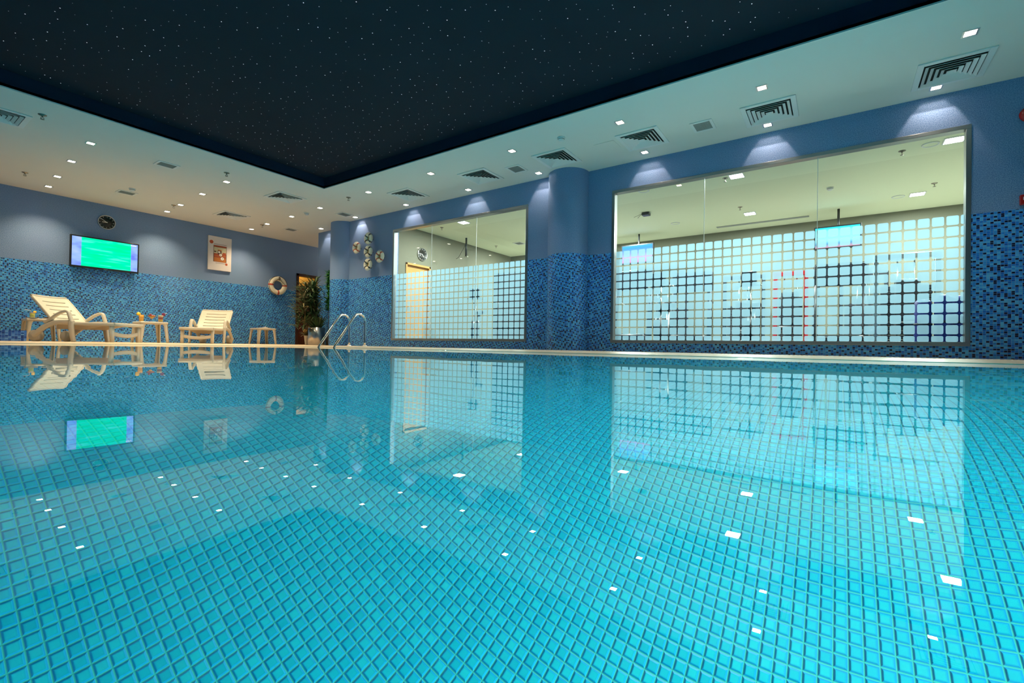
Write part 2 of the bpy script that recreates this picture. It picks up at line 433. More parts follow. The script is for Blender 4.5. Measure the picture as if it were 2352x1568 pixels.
# deck, coping, pool shell
bm = B()
plate(bm, [XL, 9.66], [YF, YB + .14], [(PX0 - .16, PX1 + .16, PY0 - .16, PY1 + .16)], .06, lambda u, v, w: (u, v, Z0 - w))
struct('floor', bm, 'deck')
bm = B()
lip, wide = .17, Z0 + .004     # the lip slopes down to the water so that it can overflow
inner = [(PX0, PY0), (PX1, PY0), (PX1, PY1), (PX0, PY1)]
outer = [(PX0 - lip, PY0 - lip), (PX1 + lip, PY0 - lip), (PX1 + lip, PY1 + lip), (PX0 - lip, PY1 + lip)]
for k in range(4):
    i0, i1, o0, o1 = inner[k], inner[(k + 1) % 4], outer[k], outer[(k + 1) % 4]
    m0, m1 = [tuple(a_ + (b_ - a_) * .75 for a_, b_ in zip(*q)) for q in ((i0, o0), (i1, o1))]
    quad(bm, [(*i0, .004), (*i1, .004), (*m1, wide - .003), (*m0, wide - .003)]); quad(bm, [(*m0, wide - .003), (*m1, wide - .003), (*o1, wide), (*o0, wide)])
    quad(bm, [(*i0, -.05), (*i1, -.05), (*i1, .004), (*i0, .004)]); quad(bm, [(*o0, wide), (*o1, wide), (*o1, -.04), (*o0, -.04)])
    quad(bm, [(*i0, -.05), (*o0, -.04), (*o1, -.04), (*i1, -.05)])
bmesh.ops.remove_doubles(bm, verts=bm.verts[:], dist=1e-5)
struct('pool_coping_trim', bm, 'coping')
D = 1.05; bm = B()
quad(bm, [(PX0, PY0, -D), (PX1, PY0, -D), (PX1, PY1, -D), (PX0, PY1, -D)], [(PX0, PY0), (PX1, PY0), (PX1, PY1), (PX0, PY1)])
for (a, b, ua, ub) in (((PX0, PY0), (PX1, PY0), PX0, PX1), ((PX0, PY1), (PX1, PY1), PX0, PX1), ((PX0, PY0), (PX0, PY1), PY0, PY1), ((PX1, PY0), (PX1, PY1), PY0, PY1)):
    quad(bm, [(*a, -D), (*b, -D), (*b, Z0 - .03), (*a, Z0 - .03)], [(ua, -D), (ub, -D), (ub, 0), (ua, 0)])
struct('pool_basin_floor', bm, 'pool')
bm = B(); quad(bm, [(PX0, PY0, 0), (PX1, PY0, 0), (PX1, PY1, 0), (PX0, PY1, 0)])
w = struct('pool_water', bm, 'water'); w['label'] = 'still turquoise pool water mirroring the walls and lamps'
# slotted overflow grating along the window side
bm = B(); gy0 = -1.6
for k in range(150):
    y = gy0 + k * .04; box(bm, PX1 + .175, PX1 + .215, y, y + .026, Z0 + .0005, Z0 + .007)
tag(obj('overflow_grating', bm, 'white'), 'white slotted overflow grating along the coping below the large window', 'grating')

# ------------------------------------------------------------------ windows to the gym
PITCH = .1225
def window(name, x, y0, y1, z0, z1, mulls, ztop):
    bm = B(); f = .045; d = .10
    for a, b, c, e in ((y0, y1, z0, z0 + f), (y0, y1, z1 - f, z1), (y0, y0 + f, z0 + f, z1 - f), (y1 - f, y1, z0 + f, z1 - f)):
        box(bm, x - .012, x + d, a, b, c, e, .003)
    fr = struct(name, bm, 'alu')
    ys = [y0 + f] + sorted(mulls) + [y1 - f]; xg = x + .055
    for a, b in zip(ys, ys[1:]):
        bm = B(); g = .003; quad(bm, [(xg, a + g, z0 + f), (xg, b - g, z0 + f), (xg, b - g, z1 - f), (xg, a + g, z1 - f)])
        o = struct('glass_pane', bm, 'glass', fr)
    for m_ in mulls:
        bm = B(); box(bm, xg - .004, xg + .004, m_ - .0035, m_ + .0035, z0 + f, z1 - f); struct('glass_joint', bm, 'trimwhite', fr)
    bm = B(); xs = xg - .002; y = y1 - f - .014; rr = .016; s = PITCH - .019
    while y > y0 + f + .02:
        b = max(y - s, y0 + f)
        z = ztop
        while z > z0 + f + .02:
            c = max(z - s, z0 + f); pts = []
            for (cy, cz, a0) in ((y - rr, z - rr, 0), (b + rr, z - rr, 90), (b + rr, c + rr, 180), (y - rr, c + rr, 270)):
                if y - b < 2.2 * rr: cy = (y + b) / 2
                if z - c < 2.2 * rr: cz = (z + c) / 2
                for q in range(5):
                    an = math.radians(a0 + 22.5 * q); pts.append((xs, cy + rr * math.cos(an), cz + rr * math.sin(an)))
            f_ = bm.faces.new([bm.verts.new(p) for p in pts])
            z -= PITCH
        y -= PITCH
    o = struct('frosted_film', bm, 'frost', fr); o['label'] = 'frosted film of rounded squares on the lower glass'
    return fr
w2 = window('window_2', XR, *W2[:2], *W2[2:], [.21, 1.58], 1.625)
w1 = window('window_1', XA, *W1[:2], *W1[2:], [5.71, 6.90], 1.625)

# gym shell behind the glass
GX1, GY0, GY1 = 12.4, -4.2, 8.72
bm = B(); plate(bm, [XR + .16, GX1], [GY0, GY1], [], .06, lambda u, v, w: (u, v, Z0 - w)); struct('floor_gym', bm, 'gymfloor')
bm = B(); plate(bm, [XR + .16, GX1], [GY0, GY1], [], .05, lambda u, v, w: (u, v, ZC + w - .004)); struct('ceiling_gym', bm, 'gymceil')
bm = B(); plate(bm, [GY0, GY1], [Z0, ZC], [], .1, lambda u, v, w: (GX1 + w, u, v)); struct('wall_gym_back', bm, 'gymwall')
bm = B(); plate(bm, [XA + .16, GX1], [Z0, ZC], [(7.94, 8.71, Z0, 2.07)], .1, lambda u, v, w: (u, GY1 + w, v)); struct('wall_gym_left', bm, 'gymwall')
bm = B(); plate(bm, [XR + .16, GX1], [Z0, ZC], [], .1, lambda u, v, w: (u, GY0 - w, v)); struct('wall_gym_right', bm, 'gymwall')
bm = B(); plate(bm, [GY0, 3.45], [Z0, ZC], [W2], .01, lambda u, v, w: (XR + .161 + w, u, v)); plate(bm, [3.45, GY1], [Z0, ZC], [W1], .01, lambda u, v, w: (XA + .161 + w, u, v)); struct('wall_gym_lining', bm, 'gymwall')

# ------------------------------------------------------------------ doors
bm = B()
box(bm, 7.60, 7.67, YB - .03, YB + .15, Z0, 2.12, .004); box(bm, 8.61, 8.68, YB - .03, YB + .15, Z0, 2.12, .004); box(bm, 7.60, 8.68, YB - .03, YB + .15, 2.05, 2.12, .004)
door = struct('door_1', bm, 'wood')
bm = B(); box(bm, 7.72, 8.60, YB + .42, YB + .47, Z0, 1.83, .004)
for z0, z1 in ((.2, .9), (1.0, 1.7)): box(bm, 7.82, 8.50, YB + .41, YB + .425, z0, z1, .006)
struct('door_leaf', bm, 'wood2', door)
bm = B(); sweep(bm, [(7.80, YB + .41, 1.02), (7.80, YB + .36, 1.02), (7.90, YB + .36, 1.02)], .010, ref=(0, 0, 1)); struct('door_handle', bm, 'steel', door)
bm = B(); box(bm, 7.3, 9.4, YB + .9, YB + .95, Z0, ZC); box(bm, 7.3, 9.4, YB + .14, YB + .95, 2.5, 2.55); box(bm, 7.28, 7.30, YB + .14, YB + .95, Z0, 2.5); box(bm, 9.4, 9.42, YB + .14, YB + .95, Z0, 2.5); box(bm, 7.3, 9.4, YB + .14, YB + .95, -.02, Z0)
struct('wall_lobby', bm, 'yellowpaint')
bm = B()
box(bm, 7.90, 7.95, GY1 - .02, GY1 + .1, Z0, 2.11, .004); box(bm, 8.70, 8.75, GY1 - .02, GY1 + .1, Z0, 2.11, .004); box(bm, 7.90, 8.75, GY1 - .02, GY1 + .1, 2.06, 2.11, .004)
d2 = struct('door_2', bm, 'orangewood_warm_lit')
bm = B(); box(bm, 7.95, 8.70, GY1 + .05, GY1 + .09, Z0, 2.06); struct('door_leaf', bm, 'orangewood_warm_lit', d2)  # leaf stands for a warm-lit opening, the orange light put into its colour
bm = B(); sweep(bm, [(8.03, GY1 + .05, 1.02), (8.03, GY1 - .005, 1.02), (8.13, GY1 - .005, 1.02)], .010, ref=(0, 0, 1)); struct('door_handle', bm, 'steel', d2)

# ------------------------------------------------------------------ ceiling fittings
def copies(proto_fn, spots, group):
    first = None
    for loc, label in spots:
        if first is None:
            first = proto_fn(label, loc, group)
        else: dup(first, loc, label=label)
def mk_downlight(label, loc, group):
    t = thing('recessed_downlight', label, 'ceiling light', loc, 0, group)
    bm = B(); s, i = .056, .041
    for a, b, c, d_ in ((-s, s, -s, -i), (-s, s, i, s), (-s, -i, -i, i), (i, s, -i, i)): box(bm, a, b, c, d_, -.006, -.0005)
    obj('trim_ring', bm, 'brushed', t)
    bm = B(); box(bm, -.040, .040, -.040, .040, -.004, -.001); obj('lamp_lens', bm, 'lens', t)
    return t
spots_deck = [((2.07, 9.14), 'bright square downlight nearest the recess in the leftmost column of the soffit'),
    ((2.11, 10.34), 'bright square downlight second from the recess in the leftmost column of the soffit'),
    ((2.17, 11.53), 'bright square downlight third from the recess in the leftmost column of the soffit'),
    ((2.22, 12.43), 'bright square downlight over the television wall in the leftmost column of the soffit'),
    ((3.97, 9.17), 'bright square downlight nearest the recess in the column left of the picture'),
    ((4.04, 10.35), 'bright square downlight second from the recess in the column left of the picture'),
    ((4.11, 11.58), 'bright square downlight third from the recess in the column left of the picture'),
    ((4.16, 12.45), 'bright square downlight over the wall between the clock and the picture'),
    ((5.85, 9.17), 'square downlight straight below the inner corner of the starry recess'),
    ((5.90, 10.37), 'square downlight beside the white smoke detector near the recess corner'),
    ((5.95, 11.55), 'square downlight beside a sprinkler, above and right of the picture'),
    ((6.01, 12.44), 'square downlight close to the wall just right of the picture top'),
    ((5.74, 7.41), 'square downlight by the inner corner of the recess, first of the pool row'),
    ((5.68, 5.69), 'square downlight in the pool row over the smaller window, left one'),
    ((5.67, 4.00), 'square downlight in the pool row left of the round column'),
    ((5.70, 2.32), 'square downlight in the pool row beside the square access panel'),
    ((5.79, .70), 'large square downlight in the pool row over the middle of the large window'),
    ((5.81, -.98), 'largest square downlight at the top right corner of the ceiling')]
spots_wall = [((6.93, 10.80), 'wall washing downlight above the potted palm left of the small column'),
    ((6.72, 9.13), 'wall washing downlight above the five little lifebuoys'),
    ((6.68, 7.40), 'wall washing downlight above the left end of the smaller window'),
    ((6.65, 5.68), 'wall washing downlight above the right half of the smaller window'),
    ((6.64, 4.13), 'wall washing downlight touching the left flank of the thick round column'),
    ((6.77, 2.36), 'wall washing downlight above the left end of the large window'),
    ((6.79, .75), 'wall washing downlight above the middle of the large window'),
    ((6.81, -.88), 'wall washing downlight above the right end of the large window')]
copies(mk_downlight, [((x, y, ZC), l) for (x, y), l in spots_deck + spots_wall], 'recessed downlights in the soffit')

def mk_diffuser(label, loc, group):
    t = thing('air_diffuser', label, 'air vent', loc, 0, group)
    bm = B(); s, i = .29, .235
    for a, b, c, d_ in ((-s, s, -s, -i), (-s, s, i, s), (-s, -i, -i, i), (i, s, -i, i)): box(bm, a, b, c, d_, -.014, -.0005, .003)
    obj('diffuser_frame', bm, 'white', t)
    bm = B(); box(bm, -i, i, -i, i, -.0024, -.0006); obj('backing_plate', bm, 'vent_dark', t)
    for k in range(5):
        o_ = i - .012 - k * .046; n_ = o_ - .030
        if n_ < .01: n_ = .0
        bm = B(); vs = []
        for rr, z in ((o_, -.026), (n_, -.006), (n_, -.003), (o_, -.022)):
            vs.append([bm.verts.new((sx * rr, sy * rr, z)) for sx, sy in ((-1, -1), (1, -1), (1, 1), (-1, 1))])
        for q in range(4):
            A_, B_ = vs[q], vs[(q + 1) % 4]
            for e in range(4):
                try: bm.faces.new((A_[e], A_[(e + 1) % 4], B_[(e + 1) % 4], B_[e]))
                except ValueError: pass
        obj('louvre_ring', bm, 'white', t)
    return t
copies(mk_diffuser, [
    ((6.47, -.95, ZC), 'largest square air diffuser, far right between two downlights'),
    ((6.43, .69, ZC), 'square air diffuser over the middle of the large window'),
    ((6.32, 2.24, ZC), 'square air diffuser over the left end of the large window'),
    ((6.27, 3.57, ZC), 'square air diffuser just in front of the thick round column'),
    ((6.24, 5.05, ZC), 'square air diffuser over the middle of the smaller window'),
    ((6.25, 6.86, ZC), 'square air diffuser over the left part of the smaller window'),
    ((5.05, 9.12, ZC), 'square air diffuser to the lower left of the starry recess corner'),
    ((5.10, 11.49, ZC), 'square air diffuser above the picture on the television wall'),
    ((1.10, 9.01, ZC), 'square air diffuser cut by the left edge of the view')], 'square air diffusers in the soffit')
def mk_grille(label, loc, group):
    t = thing('ceiling_grille', label, 'air grille', loc, 0, group)
    bm = B(); sx, sy, ix, iy = .15, .135, .115, .10
    for a, b, c, d_ in ((-sx, sx, -sy, -iy), (-sx, sx, iy, sy), (-sx, -ix, -iy, iy), (ix, sx, -iy, iy)): box(bm, a, b, c, d_, -.010, -.0005, .002)
    obj('grille_frame', bm, 'white', t)
    bm = B(); box(bm, -ix, ix, -iy, iy, -.004, -.0006)
    for k in range(12):
        y = -iy + .008 + k * .0165; box(bm, -ix, ix, y, y + .006, -.008, -.004)
    obj('grille_core', bm, 'grille', t)
    return t
copies(mk_grille, [
    ((6.37, 1.45, ZC), 'small rectangular grille between two diffusers over the large window'),
    ((6.29, 4.34, ZC), 'small rectangular grille between two diffusers left of the thick column'),
    ((6.44, 9.15, ZC), 'small rectangular grille above the small round column'),
    ((6.58, 11.58, ZC), 'small rectangular grille farthest back, left of the palm downlight'),
    ((3.18, 11.57, ZC), 'small rectangular grille over the clock, beside a smoke detector'),
    ((3.04, 9.16, ZC), 'small rectangular grille near the left edge of the starry recess')], 'small ceiling grilles')
def mk_smoke(label, loc, group):
    bm = B(); lathe(bm, [(0, 0), (.055, 0), (.055, -.018), (.046, -.022), (.046, -.030), (.030, -.050), (.0, -.052)], 24)
    t = obj('smoke_detector', bm, 'white', None, loc); tag(t, label, 'smoke detector', group)
    bm = B(); lathe(bm, [(.0465, -.023), (.047, -.0285)], 24); obj('vent_slot', bm, 'vent_dark', t)
    return t
copies(mk_smoke, [((5.68, 3.17, ZC), 'white smoke detector in front of the thick column near the recess edge'),
    ((5.92, 9.80, ZC), 'white smoke detector between two downlights near the recess corner'),
    ((3.16, 11.18, ZC), 'white smoke detector next to the grille above the clock'),
    ((9.98, .11, ZC - .004), 'white smoke detector on the gym ceiling right of the middle')], 'smoke detectors')
def mk_sprinkler(label, loc, group):
    t = thing('fire_sprinkler', label, 'sprinkler', loc, 0, group)
    bm = B(); lathe(bm, [(0, 0), (.045, 0), (.042, -.006), (.014, -.014), (.014, -.018), (0, -.018)], 20); obj('rosette', bm, 'bracket', t)
    bm = B(); lathe(bm, [(.007, -.018), (.007, -.034), (.0, -.034)], 10)
    for s in (-1, 1): sweep(bm, spline([(s * .007, 0, -.03), (s * .016, 0, -.042), (s * .004, 0, -.058)], 4), .003, ref=(0, 1, 0), n=6)
    obj('frame_arm', bm, 'bracket', t)
    bm = B(); lathe(bm, [(0, -.058), (.022, -.058), (.022, -.061), (0, -.061)], 12); obj('deflector', bm, 'bracket', t)
    return t
copies(mk_sprinkler, [((1.45, 8.54, ZC), 'sprinkler nearest the recess at the far left of the soffit'),
    ((1.80, 11.77, ZC), 'sprinkler over the left part of the television wall'),
    ((3.76, 8.69, ZC), 'sprinkler just above a downlight near the recess edge, left of its corner'),
    ((4.04, 11.75, ZC), 'sprinkler beside the third downlight of the column left of the picture'),
    ((5.93, 11.75, ZC), 'sprinkler left of a downlight, above the picture on the right'),
    ((5.74, 8.03, ZC), 'sprinkler right of the inner corner of the starry recess'),
    ((8.52, 1.57, ZC - .004), 'gym sprinkler left of the nearer square lamp'),
    ((10.41, 1.63, ZC - .004), 'gym sprinkler left of the farther square lamp at mid window'),
    ((8.70, -.76, ZC - .004), 'gym sprinkler near the top right of the large window'),
    ((10.64, -1.36, ZC - .004), 'gym sprinkler right of the farther square lamp'),
    ((8.45, 8.05, ZC - .004), 'gym sprinkler left of the lamp behind the smaller window'),
    ((10.82, 8.14, ZC - .004), 'gym sprinkler deep inside behind the smaller window')], 'fire sprinklers')
bm = B(); box(bm, 6.14, 6.42, 2.59, 2.90, ZC - .006, ZC - .0005, .002)
o = tag(obj('ceiling_access_panel', bm, 'soffit'), 'flush square access panel left of the large window diffuser', 'ceiling panel')

# gym ceiling fittings
def mk_gymlamp(label, loc, group):
    t = thing('square_ceiling_lamp', label, 'ceiling light', loc, 0, group)
    bm = B(); s, i = .115, .10
    for a, b, c, d_ in ((-s, s, -s, -i), (-s, s, i, s), (-s, -i, -i, i), (i, s, -i, i)): box(bm, a, b, c, d_, -.012, -.001)
    obj('lamp_frame', bm, 'white', t)
    bm = B(); box(bm, -i, i, -i, i, -.009, -.001); obj('lamp_panel', bm, 'panel', t)
    return t
GL = [((8.50, 1.39), 'square gym lamp nearest the glass, right of the first mullion'), ((11.0, 1.53), 'square gym lamp farther in, between the two mullions above the slot vent'),
      ((11.2, -1.2), 'square gym lamp farther in, at the right of the large window'), ((8.60, -1.30), 'square gym lamp at the top right corner of the large window'),
      ((8.36, 7.26), 'square gym lamp behind the top of the smaller window')]
copies(mk_gymlamp, [((x, y, ZC - .004), l) for (x, y), l in GL], 'square gym lamps')
def mk_speaker(label, loc, group):
    bm = B(); lathe(bm, [(0, -.001), (.10, -.001), (.098, -.012), (.082, -.014), (.078, -.006), (0, -.006)], 28)
    t = obj('ceiling_speaker', bm, 'white', None, loc); tag(t, label, 'ceiling speaker', group)
    bm = B(); lathe(bm, [(0, -.0065), (.077, -.0065)], 28); obj('speaker_mesh', bm, 'gymceil', t)
    return t
copies(mk_speaker, [((8.41, 2.94, ZC - .004), 'round white speaker near the top left corner of the large window'),
    ((10.98, 3.08, ZC - .004), 'round white speaker farther in, over the left gym television'),
    ((8.62, -1.06, ZC - .004), 'round white speaker beside the brightest lamp at top right'),
    ((11.21, -.93, ZC - .004), 'round white speaker left of the farther lamp at the right')], 'round ceiling speakers')
bm = B(); box(bm, 11.80, 11.92, .50, 2.36, ZC - .012, ZC - .005, .001)
t = tag(obj('ceiling_slot_vent', bm, 'grille'), 'long narrow slot vent along the gym ceiling by its back wall', 'air vent')
bm = B(); box(bm, 9.74, 9.88, 3.29, 3.45, ZC - .07, ZC - .008, .012)
t = tag(obj('ceiling_projector_box', bm, 'darkmetal'), 'small dark box with loose cable ends on the gym ceiling', 'ceiling box')
bm = B(); sweep(bm, spline([(9.75, 3.44, ZC - .03), (9.72, 3.52, ZC - .07), (9.70, 3.60, ZC - .10)], 4), .004, n=6); sweep(bm, spline([(9.75, 3.40, ZC - .03), (9.70, 3.46, ZC - .08), (9.66, 3.50, ZC - .14)], 4), .004, n=6)
obj('loose_cable', bm, 'black', t)
mk = mk_grille('small grey grille on the gym ceiling at the right of the smaller window', (10.88, 7.37, ZC - .004), None)

# ------------------------------------------------------------------ wall things on the television wall
def text_mesh(s, size, name, mat, parent, mtx, extr=.001):
    cu = bpy.data.curves.new(name, 'FONT'); cu.body = s; cu.size = size; cu.extrude = extr; cu.align_x = 'CENTER'; cu.align_y = 'CENTER'
    o = bpy.data.objects.new(name, cu); COL.objects.link(o)
    dg = bpy.context.evaluated_depsgraph_get(); me = bpy.data.meshes.new_from_object(o.evaluated_get(dg))
    bpy.data.objects.remove(o)
    me.transform(mtx); me.materials.clear(); me.materials.append(M[mat])
    q = bpy.data.objects.new(name, me); COL.objects.link(q); q.parent = parent
    return q
FACE_Y = Matrix.Rotation(PI / 2, 4, 'X')          # text that faces -y
def tv(name, label, loc, rz, w_, h_, mat, group=None, tilt=0):
    t = thing(name, label, 'television', loc, rz, group); t.rotation_euler = (tilt, 0, rz)
    bm = B(); box(bm, -w_ / 2, w_ / 2, -.0, .05, -h_ / 2, h_ / 2, .006); obj('tv_housing', bm, 'black', t)
    b = .028; bm = B(); quad(bm, [(-w_ / 2 + b, -.002, -h_ / 2 + b * 1.4), (w_ / 2 - b, -.002, -h_ / 2 + b * 1.4), (w_ / 2 - b, -.002, h_ / 2 - b), (-w_ / 2 + b, -.002, h_ / 2 - b)], [(0, 0), (1, 0), (1, 1), (0, 1)])
    obj('tv_screen', bm, mat, t)
    return t
t = tv('wall_television', 'wall television showing a green pitch between blue side bars', (3.225, YB - .11, 1.905), 0, 1.155, .665, 'tv_pitch')
bm = B()
for k, (a, b) in enumerate(((0, .018), (.024, .05), (.054, .07), (.076, .098))): box(bm, .425 + a, .425 + b, -.0035, -.0022, .268, .288 - .004 * (k % 2))
o = obj('screen_caption', bm, 'white_glow', t); o['label'] = 'small white caption at the top right of the picture'
bm = B(); box(bm, -.035, .035, -.004, .0, -.3285, -.318); obj('maker_badge', bm, 'steel', t)
bm = B(); box(bm, -.22, .22, .05, .075, -.15, .15, .004); box(bm, -.05, .05, .05, .108, -.06, .06, .004); obj('wall_bracket', bm, 'darkmetal', t)
# clocks
def clock(label, loc, rz, r, hh, mh, numbers):
    t = thing('wall_clock', label, 'clock', loc, rz)
    bm = B(); lathe(bm, [(r * .9, .0), (r, .0), (r, -.026), (r * .95, -.034), (r * .90, -.026), (r * .90, .0)], 48, axis='Y'); obj('clock_rim', bm, 'brushed', t)
    bm = B(); lathe(bm, [(0, -.012), (r * .91, -.012), (r * .91, -.0005), (0, -.0005)], 48, axis='Y'); obj('clock_face', bm, 'clockface', t)
    bm = B()
    for k in range(12):
        if k in numbers: continue
        a = 2 * PI * k / 12; s, c = math.sin(a), math.cos(a); wv = .006
        P = [(s * r * q + c * wv * e, -.0135, c * r * q - s * wv * e) for q, e in ((.70, -1), (.70, 1), (.84, 1), (.84, -1))]
        quad(bm, P)
    obj('hour_marks', bm, 'clockmark', t)
    for k in numbers:
        a = 2 * PI * k / 12
        text_mesh(str(k or 12), r * .26, 'numeral', 'clockmark', t, Matrix.Translation((math.sin(a) * r * .76, -.0135, math.cos(a) * r * .76)) @ FACE_Y)
    for nm, a, ln, wv in (('hour_hand', hh, .5, .008), ('minute_hand', mh, .82, .005)):
        bm = B(); s, c = math.sin(a), math.cos(a); yv = -.016 if nm == 'hour_hand' else -.018
        quad(bm, [(s * r * q + c * wv * e, yv, c * r * q - s * wv * e) for q, e in ((-.1, -1), (-.1, 1), (ln, .6), (ln, -.6))])
        obj(nm, bm, 'trimwhite', t)
    return t
clock('black round wall clock with silver rim above the television', (3.245, YB - .002, 2.62), 0, .152, math.radians(268), math.radians(304), (0, 6))
clock('black round clock with white rim on the gym side wall', (8.44, GY1 - .002, 2.39), 0, .165, math.radians(140), math.radians(278), (0, 3, 6, 9))
# abstract picture
t = thing('wall_picture', 'white canvas picture with brown panel and rust discs', 'picture', (5.505, YB - .001, 2.325))
bm = B(); box(bm, -.275, .275, -.045, -.002, -.43, .43, .004); obj('canvas', bm, 'canvas', t)
def artrect(bm, x0, x1, z0, z1, y=-.0465, mi=0): quad(bm, [(x0, y, z0), (x1, y, z0), (x1, y, z1), (x0, y, z1)], None, mi)
bm = B()
artrect(bm, -.155, .155, -.215, .205, -.0462, 0); artrect(bm, -.145, .145, .17, .2, -.0466, 1)
artrect(bm, -.145, .145, .0, .16, -.0466, 3); artrect(bm, -.14, .14, -.21, -.1, -.0466, 2); artrect(bm, -.14, .14, -.095, .0, -.0466, 1); artrect(bm, -.14, .14, -.06, -.045, -.0469, 2)
artrect(bm, -.055, .035, -.02, .1, -.0469, 0); artrect(bm, -.055, .035, .075, .1, -.0471, 2); artrect(bm, .06, .14, -.02, .035, -.0469, 1); artrect(bm, -.14, -.09, .03, .06, -.0469, 0)
obj('painted_panel', bm, ['artdark', 'artred', 'artorange', 'artcream'], t)
bm = B()
for x, z, r, mi in ((-.205, .275, .046, 1), (.155, -.255, .032, 1), (-.02, .04, .026, 2), (.015, -.03, .034, 2), (.055, -.12, .040, 2)):
    disc(bm, (x, -.0474, z), r + .007, 24, 'Y', 2 if mi == 1 else 0); disc(bm, (x, -.0478, z), r, 24, 'Y', mi)
    if mi == 2: disc(bm, (x, -.0480, z), r * .25, 12, 'Y', 0)
artrect(bm, -.15, .16, .232, .240, -.0466, 0); artrect(bm, -.10, .12, -.248, -.241, -.0466, 0)
obj('painted_discs', bm, ['artdark', 'artred', 'artwhite'], t)

# lifebuoys
def torus(bm, R, r, n=48, m=12, a0=0, a1=2 * PI, squash=1, axis='Y', mi=0):
    full = abs(a1 - a0 - 2 * PI) < 1e-6
    pts = [(R * math.cos(a0 + (a1 - a0) * k / n), 0, R * math.sin(a0 + (a1 - a0) * k / n)) for k in range(n if full else n + 1)]
    sweep(bm, pts, r * squash, r, ref=(0, 1, 0), n=m, closed=full, mi=mi)
def rotz_obj(t, a): t.rotation_euler = (0, 0, a); return t
t = thing('hanging_lifebuoy', 'large ivory lifebuoy with brown bands hanging right of the picture', 'lifebuoy', (7.01, YB - .075, 1.685))
bm = B(); torus(bm, .195, .068, squash=.85); obj('buoy_ring', bm, 'buoy', t)
for a in (3, 93 + 84, 270):
    bm = B(); torus(bm, .195, .0705, 4, 12, math.radians(a - 6), math.radians(a + 6), .86); obj('buoy_band', bm, 'redband', t)
bm = B()
for a, b in ((8, 82), (98, 172), (185, 262)):
    sweep(bm, [(.262 * math.cos(math.radians(q)), -.03, .262 * math.sin(math.radians(q))) for q in range(a, b + 1, 8)], .007, n=6)
for s in (-1, 1): sweep(bm, spline([(0, -.055, .19), (s * .07, -.062, .13), (s * .2, -.05, .02)], 6), .006, n=6)
obj('grab_rope', bm, 'rope', t)
bm = B(); sweep(bm, spline([(0, -.058, .235), (.02, -.07, .20), (-.005, -.072, .15)], 5), .018, n=8); obj('rope_knot', bm, 'rope', t)
bm = B(); lathe(bm, [(.012, -.01), (.012, .075)], 10, (0, 0, .262), axis='Y'); obj('wall_hook', bm, 'steel', t)
def small_buoy(label, loc, band, filled):
    t = thing('small_hanging_lifebuoy', label, 'lifebuoy', loc, PI / 2 * 3, 'little lifebuoys on the window wall')
    bm = B(); torus(bm, .090, .040, 36, 10); obj('buoy_ring', bm, 'buoy', t)
    for a in (45, 135, 225, 315):
        bm = B(); torus(bm, .090, .042, 3, 10, math.radians(a - 9), math.radians(a + 9)); obj('buoy_band', bm, band, t)
    bm = B(); lathe(bm, [(0, .015), (.07, .015), (.07, .03), (0, .03)], 20, axis='Y'); obj('sand_backing' if filled else 'mesh_backing', bm, 'sand', t)
    bm = B()
    for k in range(4):
        a = 45 + 90 * k
        sweep(bm, [((.130 + .010 * math.sin(PI * q / 8)) * math.cos(math.radians(a + 90 * q / 8)), -.01, (.130 + .010 * math.sin(PI * q / 8)) * math.sin(math.radians(a + 90 * q / 8))) for q in range(9)], .0035, n=6)
    obj('grab_rope', bm, 'ropewhite', t)
    bm = B(); lathe(bm, [(.01, .03), (.01, .135)], 8, (0, 0, .0), axis='Y'); obj('wall_peg', bm, 'steel', t)
    return t
bx = 6.765
small_buoy('topmost of three navy banded little lifebuoys in a column', (bx, 8.70, 2.465), 'navyband', True)
small_buoy('middle of three navy banded little lifebuoys in a column', (bx, 8.70, 2.17), 'navyband', True)
small_buoy('lowest of three navy banded little lifebuoys in a column', (bx, 8.70, 1.875), 'navyband', True)
small_buoy('red banded little lifebuoy left of the column of three', (bx, 9.12, 2.30), 'redband', False)
small_buoy('red banded little lifebuoy right of the column of three, nearest the window', (bx, 8.30, 2.02), 'redband', False)
# alarm things at the right edge
t = thing('fire_alarm_bell', 'red dome fire alarm bell high on the wall at the right edge', 'alarm bell', (XR - .001, -1.64, 2.585))
bm = B(); lathe(bm, [(0, -.075), (.03, -.073), (.06, -.062), (.08, -.04), (.085, -.022), (.082, -.016), (0, -.016)], 32, axis='X'); obj('bell_gong', bm, 'red', t)
bm = B(); lathe(bm, [(0, -.018), (.05, -.018), (.05, 0), (0, 0)], 20, axis='X'); obj('bell_base', bm, 'black', t)
t = thing('alarm_call_point', 'red break glass alarm box with white label below the bell', 'alarm box', (XR - .001, -1.62, 1.695))
bm = B(); box(bm, -.045, 0, -.055, .055, -.052, .052, .006); obj('call_point_box', bm, 'red', t)
bm = B(); quad(bm, [(-.0465, -.035, -.006), (-.0465, .035, -.006), (-.0465, .035, .026), (-.0465, -.035, .026)]); obj('call_point_label', bm, 'artwhite', t)
bm = B(); box(bm, -.0475, -.0466, -.014, .014, .006, .013); obj('label_arrow', bm, 'black', t)
t = thing('spot_camera', 'tiny dark camera high on the short wall above the palm', 'camera', (7.18, 10.62, 2.72))
bm = B(); lathe(bm, [(0, -.03), (.02, -.028), (.028, -.01), (.028, 0), (0, 0)], 14, axis='X'); obj('camera_dome', bm, 'black', t)
bm = B(); box(bm, -.014, 0, -.03, .03, .03, .045, .002); obj('camera_bracket', bm, 'white', t)

